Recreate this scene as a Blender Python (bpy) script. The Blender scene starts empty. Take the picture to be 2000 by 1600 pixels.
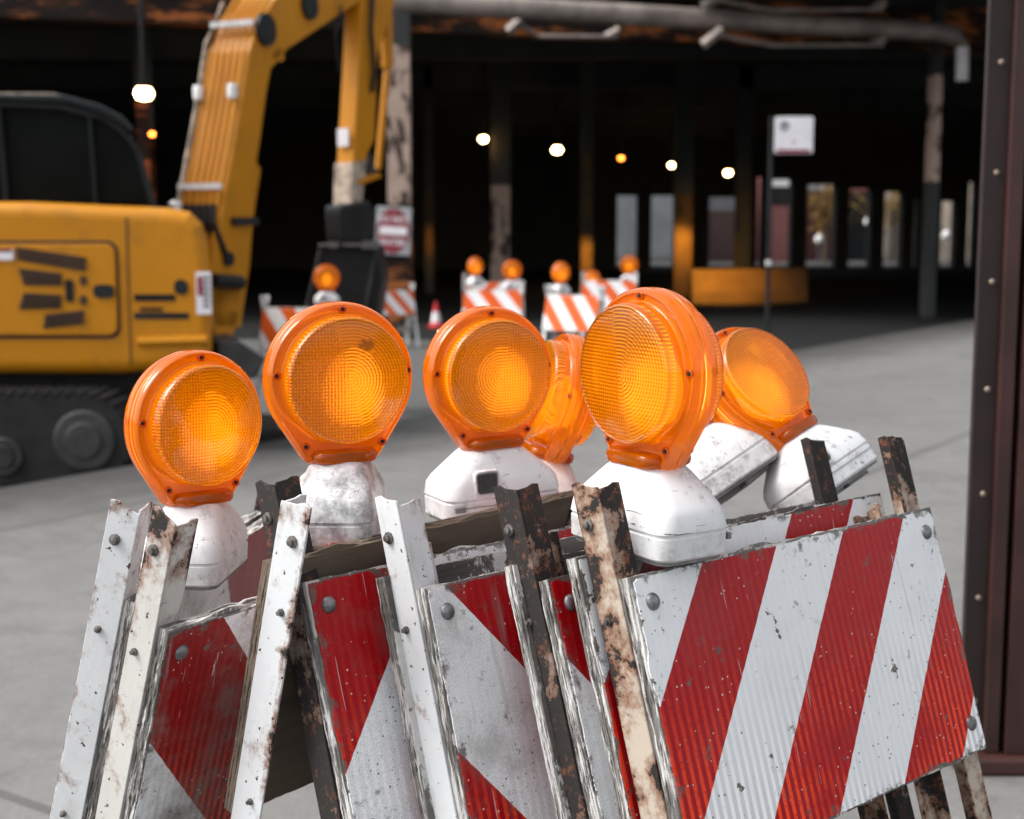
import bpy, bmesh, math, random
from mathutils import Matrix, Vector, noise
rad = math.radians
SC = bpy.context.scene
COL = SC.collection

# ------------------------------------------------------------------ camera, sky, sun
F_PX, CAM_H = 2747.0, 1.40
PITCH = math.atan(345.0 / F_PX)
cam = bpy.data.cameras.new("camera"); camo = bpy.data.objects.new("camera", cam); COL.objects.link(camo)
camo.location = (0, 0, CAM_H); camo.rotation_euler = (rad(90) - PITCH, 0, 0)
cam.sensor_width = 36.0; cam.lens = F_PX / 2000 * 36.0; cam.clip_start = 0.05; cam.clip_end = 600
cam.dof.use_dof = True; cam.dof.focus_distance = 1.72; cam.dof.aperture_fstop = 5.2; cam.dof.aperture_blades = 0
SC.camera = camo
SUN_EL, SUN_AZ = 50, -96          # azimuth measured from +Y (view direction) towards +X
w = bpy.data.worlds.new("World"); SC.world = w; w.use_nodes = True
nt = w.node_tree; nt.nodes.clear()
sky = nt.nodes.new("ShaderNodeTexSky"); sky.sky_type = 'NISHITA'; sky.sun_disc = False
sky.sun_elevation = rad(SUN_EL); sky.sun_rotation = rad(SUN_AZ); sky.air_density = 1.0; sky.dust_density = 4.0; sky.ozone_density = 1.0
hs = nt.nodes.new("ShaderNodeHueSaturation"); hs.inputs["Saturation"].default_value = 0.22
bg = nt.nodes.new("ShaderNodeBackground"); bg.inputs[1].default_value = 0.15
wo = nt.nodes.new("ShaderNodeOutputWorld")
nt.links.new(sky.outputs[0], hs.inputs["Color"]); nt.links.new(hs.outputs[0], bg.inputs[0]); nt.links.new(bg.outputs[0], wo.inputs[0])
sl = bpy.data.lights.new("sun", 'SUN'); sl.energy = 1.3; sl.angle = rad(28); sl.color = (1, 0.97, 0.93)
so = bpy.data.objects.new("sun", sl); COL.objects.link(so)
az = rad(SUN_AZ); el = rad(SUN_EL)
sd = Vector((math.sin(az) * math.cos(el), math.cos(az) * math.cos(el), math.sin(el)))
so.rotation_euler = (-sd).to_track_quat('-Z', 'Y').to_euler()
SC.view_settings.view_transform = 'Standard'; SC.view_settings.look = 'None'
SC.view_settings.exposure = 0.97; SC.view_settings.gamma = 1.0
SC.cycles.max_bounces = 10; SC.cycles.transmission_bounces = 10; SC.cycles.diffuse_bounces = 4
SC.cycles.use_denoising = True

def ray(px, py):
    a = (px - 1000) / F_PX; b = (800 - py) / F_PX; c, s = math.cos(PITCH), math.sin(PITCH)
    return Vector((a, c + b * s, -s + b * c))
CP = Vector((0, 0, CAM_H))
def W(px, py, Y):                  # the point of the photo ray at world depth Y
    r = ray(px, py); return CP + r * (Y / r.y)
def G(px, py, z):                  # ... and at world height z
    r = ray(px, py); return CP + r * ((z - CAM_H) / r.z)

# ------------------------------------------------------------------ materials
class N:                           # tiny node-expression helper
    def __init__(s, name, rough=0.6, spec=0.5, metal=0.0):
        s.m = bpy.data.materials.new(name); s.m.use_nodes = True; s.t = s.m.node_tree
        s.t.nodes.clear(); s.o = s.t.nodes.new("ShaderNodeOutputMaterial")
        s.b = s.t.nodes.new("ShaderNodeBsdfPrincipled"); s.t.links.new(s.b.outputs[0], s.o.inputs[0])
        s.b.inputs["Roughness"].default_value = rough; s.b.inputs["Specular IOR Level"].default_value = spec
        s.b.inputs["Metallic"].default_value = metal
        s.tc = s.t.nodes.new("ShaderNodeTexCoord"); s.oi = s.t.nodes.new("ShaderNodeObjectInfo")
        # object coordinates, shifted per object so that copies do not repeat
        sc = s.t.nodes.new("ShaderNodeVectorMath"); sc.operation = 'SCALE'; sc.inputs[0].default_value = (37, 11, 23)
        s.lk(s.oi.outputs["Random"], sc.inputs["Scale"])
        ad = s.t.nodes.new("ShaderNodeVectorMath"); ad.operation = 'ADD'
        s.lk(s.tc.outputs["Object"], ad.inputs[0]); s.lk(sc.outputs[0], ad.inputs[1]); s.pos = ad.outputs[0]
        s.obj = s.tc.outputs["Object"]
        sp = s.t.nodes.new("ShaderNodeSeparateXYZ"); s.lk(s.obj, sp.inputs[0]); s.x, s.y, s.z = sp.outputs
    def lk(s, a, b): s.t.links.new(a, b)
    def put(s, v, sock):
        if hasattr(v, "links") or hasattr(v, "is_linked"): s.lk(v, sock)
        else: sock.default_value = v
    def math(s, op, a, b=0.0, c=0.0):
        n = s.t.nodes.new("ShaderNodeMath"); n.operation = op
        for i, v in enumerate((a, b, c)): s.put(v, n.inputs[i])
        return n.outputs[0]
    def noise(s, scale, det=4, rough=0.55, vec=None, stretch=None, dist=0.0):
        n = s.t.nodes.new("ShaderNodeTexNoise"); n.inputs["Scale"].default_value = scale
        n.inputs["Detail"].default_value = det; n.inputs["Roughness"].default_value = rough; n.inputs["Distortion"].default_value = dist
        v = vec or s.pos
        if stretch:
            m = s.t.nodes.new("ShaderNodeVectorMath"); m.operation = 'MULTIPLY'; s.lk(v, m.inputs[0]); m.inputs[1].default_value = stretch; v = m.outputs[0]
        s.lk(v, n.inputs["Vector"]); return n.outputs[0]
    def voro(s, scale, feature='F1', vec=None):
        n = s.t.nodes.new("ShaderNodeTexVoronoi"); n.feature = feature; n.inputs["Scale"].default_value = scale
        s.lk(vec or s.pos, n.inputs["Vector"]); return n.outputs[0]
    def step(s, v, lo, hi):        # smooth 0..1 ramp
        n = s.t.nodes.new("ShaderNodeMapRange"); n.interpolation_type = 'SMOOTHSTEP'
        s.put(v, n.inputs[0]); n.inputs[1].default_value = lo; n.inputs[2].default_value = hi; return n.outputs[0]
    def mix(s, f, a, b, mode='MIX'):
        n = s.t.nodes.new("ShaderNodeMix"); n.data_type = 'RGBA'; n.blend_type = mode
        s.put(f, n.inputs[0])
        for v, i in ((a, 6), (b, 7)):
            if isinstance(v, tuple): n.inputs[i].default_value = (*v[:3], 1)
            else: s.lk(v, n.inputs[i])
        return n.outputs[2]
    def col(s, c):
        if isinstance(c, tuple): s.b.inputs["Base Color"].default_value = (*c[:3], 1)
        else: s.lk(c, s.b.inputs["Base Color"])
        return s
    def bump(s, h, strength=0.3, dist=0.002):
        n = s.t.nodes.new("ShaderNodeBump"); n.inputs["Strength"].default_value = strength; n.inputs["Distance"].default_value = dist
        s.lk(h, n.inputs["Height"]); s.nrm = n.outputs[0]; s.lk(n.outputs[0], s.b.inputs["Normal"]); return s
    def rough(s, r): s.put(r, s.b.inputs["Roughness"]); return s

def m_concrete():
    n = N("concrete", 0.85, 0.3)
    big = n.noise(0.5, 5, 0.6); mid = n.noise(5, 6, 0.65); fine = n.noise(140, 3, 0.7)
    c = n.mix(big, (0.117, 0.114, 0.110), (0.230, 0.224, 0.214))
    c = n.mix(n.step(mid, 0.35, 0.75), c, (0.150, 0.149, 0.146))
    c = n.mix(n.math('MULTIPLY', n.step(n.noise(1.7, 7, 0.75), 0.52, 0.68), 0.55), c, (0.085, 0.083, 0.080))
    streak = n.noise(1.2, 5, 0.65, stretch=(0.5, 4.0, 1))
    c = n.mix(n.math('MULTIPLY', n.step(streak, 0.56, 0.70), 0.35), c, (0.12, 0.12, 0.118))
    c = n.mix(n.math('MULTIPLY', n.step(fine, 0.45, 0.75), 0.5), c, (0.07, 0.07, 0.068))
    c = n.mix(n.math('MULTIPLY', n.step(n.noise(30, 5, 0.8), 0.55, 0.72), 0.45), c, (0.30, 0.297, 0.29))
    wv = n.t.nodes.new("ShaderNodeVectorMath"); wv.operation = 'ADD'; n.lk(n.pos, wv.inputs[0])
    wn = n.t.nodes.new("ShaderNodeTexNoise"); wn.inputs["Scale"].default_value = 1.6; wn.inputs["Detail"].default_value = 5; n.lk(n.pos, wn.inputs["Vector"]); n.lk(wn.outputs[1], wv.inputs[1])
    cr = n.voro(0.42, 'DISTANCE_TO_EDGE', wv.outputs[0])
    c = n.mix(n.math('MULTIPLY', n.math('SUBTRACT', 1.0, n.step(cr, 0.001, 0.009)), 0.22), c, (0.045, 0.044, 0.042))
    md = n.noise(3.1, 8, 0.78)
    c = n.mix(n.math('MULTIPLY', n.step(md, 0.50, 0.62), 0.45), c, (0.115, 0.112, 0.107))
    # joints in the slab, set out on the pavement's own axes
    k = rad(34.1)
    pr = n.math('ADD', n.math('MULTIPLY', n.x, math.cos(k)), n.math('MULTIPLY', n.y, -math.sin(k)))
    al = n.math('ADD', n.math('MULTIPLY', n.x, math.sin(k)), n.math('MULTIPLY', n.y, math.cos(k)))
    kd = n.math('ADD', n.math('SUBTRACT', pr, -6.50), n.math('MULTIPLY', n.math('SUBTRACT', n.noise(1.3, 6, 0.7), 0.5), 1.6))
    c = n.mix(n.math('MULTIPLY', n.step(kd, 1.5, -0.1), 0.85), c, (0.030, 0.030, 0.029))       # deck shade painted into the colour along the kerb
    def jo(v, off, per, wd):
        f = n.math('PINGPONG', n.math('ADD', v, off), per / 2)
        f = n.math('ADD', f, n.math('MULTIPLY', n.math('SUBTRACT', mid, 0.5), 0.02))
        return n.math('SUBTRACT', 1.0, n.step(f, wd * 0.5, wd))
    j1 = n.math('MULTIPLY', jo(pr, 2.83, 2.83, 0.03), n.step(n.y, 4.6, 4.7))
    j = n.math('MAXIMUM', j1, jo(al, 3.91, 6.0, 0.022))
    c = n.mix(n.math('MULTIPLY', j, 0.6), c, (0.06, 0.06, 0.058))
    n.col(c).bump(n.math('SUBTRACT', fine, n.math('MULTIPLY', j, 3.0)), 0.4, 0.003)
    return n.m
def m_asphalt(a, b, name="asphalt", spec=0.2):
    n = N(name, 0.95, spec)
    c = n.mix(n.noise(0.35, 5, 0.6), a, b); c = n.mix(n.step(n.noise(90, 2), 0.4, 0.8), c, tuple(v * 1.5 for v in b))
    n.col(c).bump(n.noise(60, 3), 0.4, 0.004); return n.m
def m_plain(name, c, rough=0.6, var=0.25, scale=6.0, metal=0.0, spec=0.5, bump=0.0, det=5):
    n = N(name, rough, spec, metal)
    lo = tuple(v * (1 - var) for v in c); hi = tuple(min(1, v * (1 + var)) for v in c)
    f = n.step(n.noise(scale, det, 0.6), 0.3, 0.7); n.col(n.mix(f, lo, hi))
    if bump: n.bump(n.noise(scale * 6, 4), bump, 0.002)
    return n.m
def m_painted(name, rust=0.45, tone=(0.62, 0.62, 0.61), dark=0.0):
    """white enamel over steel: rust blooms, chips to brown-black metal, run-down stains"""
    n = N(name, 0.45, 0.5)
    base = n.mix(n.noise(14, 5), tone, tuple(v * 0.80 for v in tone))
    base = n.mix(n.math('MULTIPLY', n.step(n.noise(26, 5, 0.7, stretch=(1, 1, 0.25)), 0.52, 0.8), 0.55), base, (0.33, 0.29, 0.23))
    big = n.noise(13, 8, 0.72, dist=0.15)
    zz = n.math('MULTIPLY', n.step(n.z, -0.05, 0.13), 0.09)      # the cut tops have lost most paint
    xe = n.math('MINIMUM', n.x, n.math('SUBTRACT', 0.61, n.x)); ye = n.math('ABSOLUTE', n.y)   # rust creeps in from the cut edges
    ed = n.math('ADD', n.math('MULTIPLY', n.step(xe, 0.027, 0.035), 0.10), n.math('MULTIPLY', n.step(ye, 0.054, 0.0655), 0.10))
    zz = n.math('ADD', zz, ed)
    v = n.math('ADD', big, n.math('ADD', zz, (rust - 0.5) * 0.5))
    bloom = n.step(v, 0.52, 0.66)
    rustc = n.mix(n.noise(60, 6, 0.7), (0.27, 0.088, 0.022), (0.055, 0.020, 0.010))
    c = n.mix(n.math('MULTIPLY', bloom, 0.85), base, rustc)
    core = n.step(v, 0.645, 0.665)
    blk = n.mix(n.step(n.noise(75, 6, 0.7), 0.52, 0.68), (0.012, 0.010, 0.009), (0.17, 0.055, 0.025))
    c = n.mix(core, c, blk)
    chips = n.step(n.noise(95, 3, 0.6), 0.70 - rust * 0.06, 0.715 - rust * 0.06)
    c = n.mix(chips, c, (0.045, 0.022, 0.014))
    c = n.mix(dark, c, (0.02, 0.017, 0.015))
    n.col(c).rough(n.mix(core, (0.42,) * 3, (0.85,) * 3)); n.bump(n.math('SUBTRACT', n.noise(120, 4), n.math('ADD', core, chips)), 0.35, 0.0012)
    return n.m
def m_ply(name, a=(0.30, 0.245, 0.19), b=(0.13, 0.10, 0.08), paint=0.5):
    n = N(name, 0.85, 0.2)
    g = n.noise(60, 6, 0.7, stretch=(0.12, 3.0, 1.4)); g2 = n.noise(9, 5, 0.6, stretch=(0.25, 1, 2))
    c = n.mix(g, b, a); c = n.mix(n.step(g2, 0.4, 0.75), c, tuple(v * 0.55 for v in b))
    lay = n.math('PINGPONG', n.math('ADD', n.y, 0.001), 0.0033)
    c = n.mix(n.math('MULTIPLY', n.step(lay, 0.0016, 0.0030), 0.45), c, (0.03, 0.024, 0.02))
    p = n.step(n.noise(30, 7, 0.75, stretch=(0.6, 4, 0.35)), 0.62 - paint * 0.22, 0.66 - paint * 0.22)
    c = n.mix(p, c, n.mix(n.noise(70, 4), (0.42, 0.41, 0.39), (0.66, 0.65, 0.63)))
    n.col(c).bump(g, 0.7, 0.002); return n.m
def m_sheet(name, sgn, off, red=(0.42, 0.003, 0.010), per=0.28, slope=0.82, pat='streak', dirt=0.5, glow=(0.95, 0.07, 0.015)):
    """retroreflective striping; x runs along the board, -z down it"""
    n = N(name, 0.36, 0.18)
    u = n.math('ADD', n.math('MULTIPLY', n.x, sgn), n.math('MULTIPLY', n.z, -slope))
    u = n.math('ADD', u, n.math('MULTIPLY', n.math('SUBTRACT', n.noise(70, 2), 0.5), 0.003))
    f = n.math('FRACT', n.math('DIVIDE', n.math('ADD', u, per * 10 - off), per))
    isr = n.math('MULTIPLY', n.step(f, 0.0, 0.004), n.math('SUBTRACT', 1.0, n.step(f, 0.5, 0.504)))
    white = n.mix(n.noise(16, 5, 0.6), (0.84, 0.85, 0.86), (0.70, 0.71, 0.72))
    redc = n.mix(n.noise(12, 5, 0.65), red, tuple(v * 0.62 for v in red))
    bands = n.math('PINGPONG', n.math('ADD', n.x, n.math('MULTIPLY', n.noise(8, 2), 0.004)), 0.0065)
    zone = n.math('MULTIPLY', n.step(n.z, -0.08, -0.36), 1.0)
    zone = n.math('MULTIPLY', zone, n.step(n.noise(5, 3), 0.30, 0.52))
    bands = n.math('MULTIPLY', n.step(bands, 0.0028, 0.0042), n.math('ADD', zone, 0.10))
    if pat != 'streak': bands = n.math('MULTIPLY', bands, 0.85)
    redc = n.mix(n.math('MULTIPLY', bands, n.step(n.noise(150, 4, 0.7), 0.28, 0.50)), redc, glow)
    white = n.mix(n.math('MULTIPLY', zone, 0.45), white, (0.42, 0.43, 0.45)) if pat == 'streak' else white
    white = n.mix(bands, white, (0.95, 0.95, 0.96))
    if pat == 'hex':
        h = n.voro(230, 'DISTANCE_TO_EDGE')
        white = n.mix(n.math('SUBTRACT', 1.0, n.step(h, 0.02, 0.07)), white, (0.62, 0.63, 0.64))
        redc = n.mix(n.math('MULTIPLY', n.math('SUBTRACT', 1.0, n.step(h, 0.02, 0.07)), 0.5), redc, tuple(v * 0.5 for v in red))
    c = n.mix(isr, white, redc)
    # grime: broad grey-brown wash and vertical run marks (both heavier for painted shade on SH_E), scattered dark nicks, pale scratches on the colour
    wash = n.math('MULTIPLY', n.step(n.noise(7, 6, 0.7), 0.45, 0.8), dirt)
    c = n.mix(wash, c, (0.20, 0.185, 0.165))
    run = n.math('MULTIPLY', n.step(n.noise(22, 5, 0.65, stretch=(1.6, 1, 0.14)), 0.58, 0.74), dirt * 0.7)
    c = n.mix(run, c, (0.27, 0.25, 0.23))
    ed = n.math('MINIMUM', n.math('MINIMUM', n.x, n.math('SUBTRACT', 0.61, n.x)), n.math('MINIMUM', n.math('MULTIPLY', n.z, -1.0), n.math('ADD', n.z, 0.338)))
    eg = n.math('ADD', n.noise(34, 7, 0.75), n.math('MULTIPLY', n.math('SUBTRACT', 1.0, n.step(ed, 0.0, 0.022)), 0.12))
    c = n.mix(n.math('MULTIPLY', n.step(eg, 0.60, 0.72), 0.85), c, n.mix(n.noise(90, 3), (0.17, 0.155, 0.135), (0.05, 0.045, 0.04)))
    peel = n.math('ADD', n.noise(22, 6, 0.7), n.math('MULTIPLY', n.math('SUBTRACT', 1.0, n.step(ed, 0.0, 0.010)), 0.11))
    c = n.mix(n.step(peel, 0.655, 0.665), c, (0.13, 0.115, 0.10))
    rstn = n.math('MULTIPLY', n.step(n.noise(9, 5, 0.7, stretch=(2.2, 1, 0.5)), 0.60, 0.78), 0.55)
    c = n.mix(rstn, c, (0.36, 0.25, 0.14), 'MULTIPLY') if False else n.mix(n.math('MULTIPLY', rstn, 0.5), c, (0.33, 0.24, 0.15))
    nick = n.step(n.noise(48, 5, 0.7), 0.685, 0.705)
    c = n.mix(nick, c, (0.045, 0.035, 0.03))
    blot = n.step(n.noise(17, 6, 0.75), 0.70, 0.73)
    c = n.mix(blot, c, (0.07, 0.06, 0.055))
    sp = n.math('MULTIPLY', n.step(n.voro(85), 0.13, 0.10), n.step(n.noise(9, 2), 0.45, 0.55))
    c = n.mix(sp, c, n.mix(isr, (0.12, 0.11, 0.10), (0.60, 0.45, 0.42)))
    scr = n.step(n.noise(30, 2, 0.5, stretch=(4.5, 1, 0.25), dist=1.0), 0.715, 0.725)
    c = n.mix(n.math('MULTIPLY', scr, 0.6), c, (0.55, 0.50, 0.48))
    n.col(c).rough(n.mix(wash, (0.30,) * 3, (0.65,) * 3))
    n.bump(n.math('ADD', n.noise(40, 5), n.math('MULTIPLY', bands, 0.4)), 0.25, 0.0015); return n.m
def m_body(name="white_plastic", grey=0):
    n = N(name, 0.38, 0.5)
    c = n.mix(n.noise(6, 4), (0.74, 0.745, 0.75), (0.63, 0.635, 0.645))
    d = n.math('MULTIPLY', n.step(n.noise(38, 7, 0.78), 0.50, 0.66), n.step(n.noise(9, 3), 0.38, 0.60))
    c = n.mix(n.math('MULTIPLY', d, 0.7), c, (0.20, 0.19, 0.185))
    if grey: c = n.mix(n.step(n.noise(24, 8, 0.75), 0.38, 0.62), c, (0.24, 0.24, 0.245))
    low = n.math('MULTIPLY', n.step(n.z, 0.05, 0.0), n.step(n.noise(45, 5, 0.7), 0.42, 0.72))
    c = n.mix(n.math('MULTIPLY', low, 0.55), c, (0.25, 0.21, 0.17))
    s = n.step(n.noise(34, 4, 0.6, stretch=(0.35, 0.35, 3.0), dist=1.5), 0.68, 0.70)
    c = n.mix(s, c, (0.10, 0.09, 0.085))
    pk = n.math('MULTIPLY', n.step(n.noise(130, 5, 0.75), 0.60, 0.66), n.step(n.noise(13, 3), 0.50, 0.62))
    c = n.mix(pk, c, (0.06, 0.055, 0.05))
    n.col(c).bump(n.noise(80, 4), 0.2, 0.001); n.b.inputs["Subsurface Weight"].default_value = 0.0; return n.m
def m_amber(name, dome, dark=1.0, scorch=None):
    """moulded amber acrylic: prism relief inside, gloss outside"""
    n = N(name, 0.10, 0.5); t = n.t
    def rip(v, per): return n.math('ABSOLUTE', n.math('SINE', n.math('MULTIPLY', v, math.pi / per)))
    r = n.math('SQRT', n.math('ADD', n.math('MULTIPLY', n.x, n.x), n.math('MULTIPLY', n.z, n.z)))
    if dome:
        grid = n.math('MULTIPLY', rip(n.x, 0.0043), rip(n.z, 0.0043))
        ring = n.math('MULTIPLY', rip(r, 0.0043), n.math('ADD', 0.35, n.math('MULTIPLY', rip(n.z, 0.0043), 0.65)))
        side = n.step(n.math('ADD', n.x, n.math('MULTIPLY', n.z, -0.25)), -0.004, 0.006)
        h = n.math('ADD', n.math('MULTIPLY', grid, side), n.math('MULTIPLY', ring, n.math('SUBTRACT', 1.0, side)))
        st, dist = 0.9, 0.0030
    else:
        h = n.math('MULTIPLY', rip(n.math('ADD', n.x, n.z), 0.0026), rip(n.math('SUBTRACT', n.x, n.z), 0.0026))
        h = n.math('MULTIPLY', h, n.math('MULTIPLY', n.step(r, 0.085, 0.087), n.step(r, 0.0955, 0.0945)))
        st, dist = 0.8, 0.0012
    bp = t.nodes.new("ShaderNodeBump"); bp.inputs["Strength"].default_value = st; bp.inputs["Distance"].default_value = dist; n.lk(h, bp.inputs["Height"])
    deep, lite = (((0.90, 0.15, 0.0003), (1.0, 0.50, 0.004)) if dome else ((1.0, 0.24, 0.0003), (1.0, 0.42, 0.001)))
    deep = tuple(v * dark for v in deep); lite = tuple(v * dark for v in lite)
    c = n.mix(n.step(h, 0.1, 0.7), deep, lite)
    soil = n.math('MULTIPLY', n.step(n.noise(30, 7, 0.75), 0.60, 0.80), 0.5)
    c = n.mix(soil, c, (0.45, 0.07, 0.01))
    if scorch:
        dx = n.math('SUBTRACT', n.x, scorch[0]); dz = n.math('MULTIPLY', n.math('SUBTRACT', n.z, scorch[1]), 1.6)
        dd = n.math('ADD', n.math('SQRT', n.math('ADD', n.math('MULTIPLY', dx, dx), n.math('MULTIPLY', dz, dz))), n.math('MULTIPLY', n.math('SUBTRACT', n.noise(140, 4), 0.5), 0.022))
        k1 = n.math('MULTIPLY', n.math('SUBTRACT', 1.0, n.step(dd, 0.007, 0.015)), n.math('ADD', 0.80, n.math('MULTIPLY', h, 0.20)))
        c = n.mix(k1, c, (0.02, 0.006, 0.006))
    def sh(kind, **k):
        s = t.nodes.new(kind)
        for a, v in k.items(): n.put(v, s.inputs[a])
        return s.outputs[0]
    dif = sh("ShaderNodeBsdfDiffuse", Color=c, Normal=bp.outputs[0])
    trl = sh("ShaderNodeBsdfTranslucent", Color=n.mix(0.5, c, (1.0, 0.60, 0.05)), Normal=bp.outputs[0])
    nrm = bp.outputs[0]
    if dome:
        # the prisms together act as a strong convex lens: tilt the refracting normal outward with the radius
        ge = t.nodes.new("ShaderNodeNewGeometry"); cv = t.nodes.new("ShaderNodeCombineXYZ")
        sg = n.math('SUBTRACT', 1.0, n.math('MULTIPLY', ge.outputs["Backfacing"], 2.0)); kk = n.math('MULTIPLY', sg, 13.0)
        n.lk(n.math('MULTIPLY', n.x, kk), cv.inputs[0]); n.lk(n.math('MULTIPLY', n.z, kk), cv.inputs[2])
        vt = t.nodes.new("ShaderNodeVectorTransform"); vt.vector_type = 'VECTOR'; vt.convert_from = 'OBJECT'; vt.convert_to = 'WORLD'; n.lk(cv.outputs[0], vt.inputs[0])
        va = t.nodes.new("ShaderNodeVectorMath"); va.operation = 'ADD'; n.lk(vt.outputs[0], va.inputs[0]); n.lk(bp.outputs[0], va.inputs[1])
        vn = t.nodes.new("ShaderNodeVectorMath"); vn.operation = 'NORMALIZE'; n.lk(va.outputs[0], vn.inputs[0]); nrm = vn.outputs[0]
    rfr = sh("ShaderNodeBsdfRefraction", Color=n.mix(0.5, c, (1.0, 0.62, 0.10)), Normal=nrm, IOR=1.45 if dome else 1.18, Roughness=0.025)
    def mx(f, a, b):
        m = t.nodes.new("ShaderNodeMixShader"); n.put(f, m.inputs[0]); n.lk(a, m.inputs[1]); n.lk(b, m.inputs[2]); return m.outputs[0]
    if dome: shr = n.math('ADD', 0.34, n.math('MULTIPLY', ge.outputs["Backfacing"], 0.40))   # the inner faces are clear prisms
    else: shr = 0.28
    core = mx(shr, mx(0.62, dif, trl), rfr)
    gl = sh("ShaderNodeBsdfGlossy", Color=(1, 1, 1, 1), Roughness=0.10)
    if dome:
        pass
    fr = t.nodes.new("ShaderNodeFresnel"); fr.inputs["IOR"].default_value = 1.42
    n.lk(mx(fr.outputs[0], core, gl), n.o.inputs[0]); t.nodes.remove(n.b)
    return n.m
def m_yellow():
    n = N("machine_yellow", 0.42, 0.22)
    c = n.mix(n.noise(1.6, 5), (0.56, 0.225, 0.006), (0.42, 0.160, 0.004))
    c = n.mix(n.math('MULTIPLY', n.step(n.noise(6, 8, 0.8, stretch=(1, 1, 0.5)), 0.48, 0.72), 0.5), c, (0.22, 0.10, 0.018))
    n.col(c); return n.m
def m_emit(name, c, s):
    m = bpy.data.materials.new(name); m.use_nodes = True; t = m.node_tree; t.nodes.clear()
    e = t.nodes.new("ShaderNodeEmission"); e.inputs[0].default_value = (*c, 1); e.inputs[1].default_value = s
    o = t.nodes.new("ShaderNodeOutputMaterial"); t.links.new(e.outputs[0], o.inputs[0]); return m
def m_peel():
    n = N("peeling_cream_paint", 0.8)
    c = n.mix(n.noise(3, 4), (0.52, 0.40, 0.33), (0.34, 0.24, 0.19))
    c = n.mix(n.step(n.noise(3.2, 6, 0.7, stretch=(1, 1, 0.5)), 0.50, 0.56), c, (0.055, 0.03, 0.022))
    n.col(c); return n.m
def m_girder():
    n = N("rusty_girder", 0.85, 0.2)
    c = n.mix(n.step(n.noise(1.1, 6, 0.75, stretch=(0.6, 1, 2.2)), 0.49, 0.60), (0.018, 0.013, 0.011), (0.38, 0.12, 0.035))
    n.col(c); return n.m
def m_brick(a, b):
    n = N("brick", 0.85); br = n.t.nodes.new("ShaderNodeTexBrick"); n.lk(n.obj, br.inputs["Vector"])
    br.inputs["Scale"].default_value = 3.0; br.inputs["Color1"].default_value = (*a, 1); br.inputs["Color2"].default_value = (*b, 1)
    br.inputs["Mortar"].default_value = (0.3, 0.26, 0.24, 1)
    mp = n.t.nodes.new("ShaderNodeMapping"); mp.inputs["Rotation"].default_value = (rad(90), 0, 0)
    n.lk(n.obj, mp.inputs[0]); n.lk(mp.outputs[0], br.inputs["Vector"]); n.col(br.outputs[0]); return n.m

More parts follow.
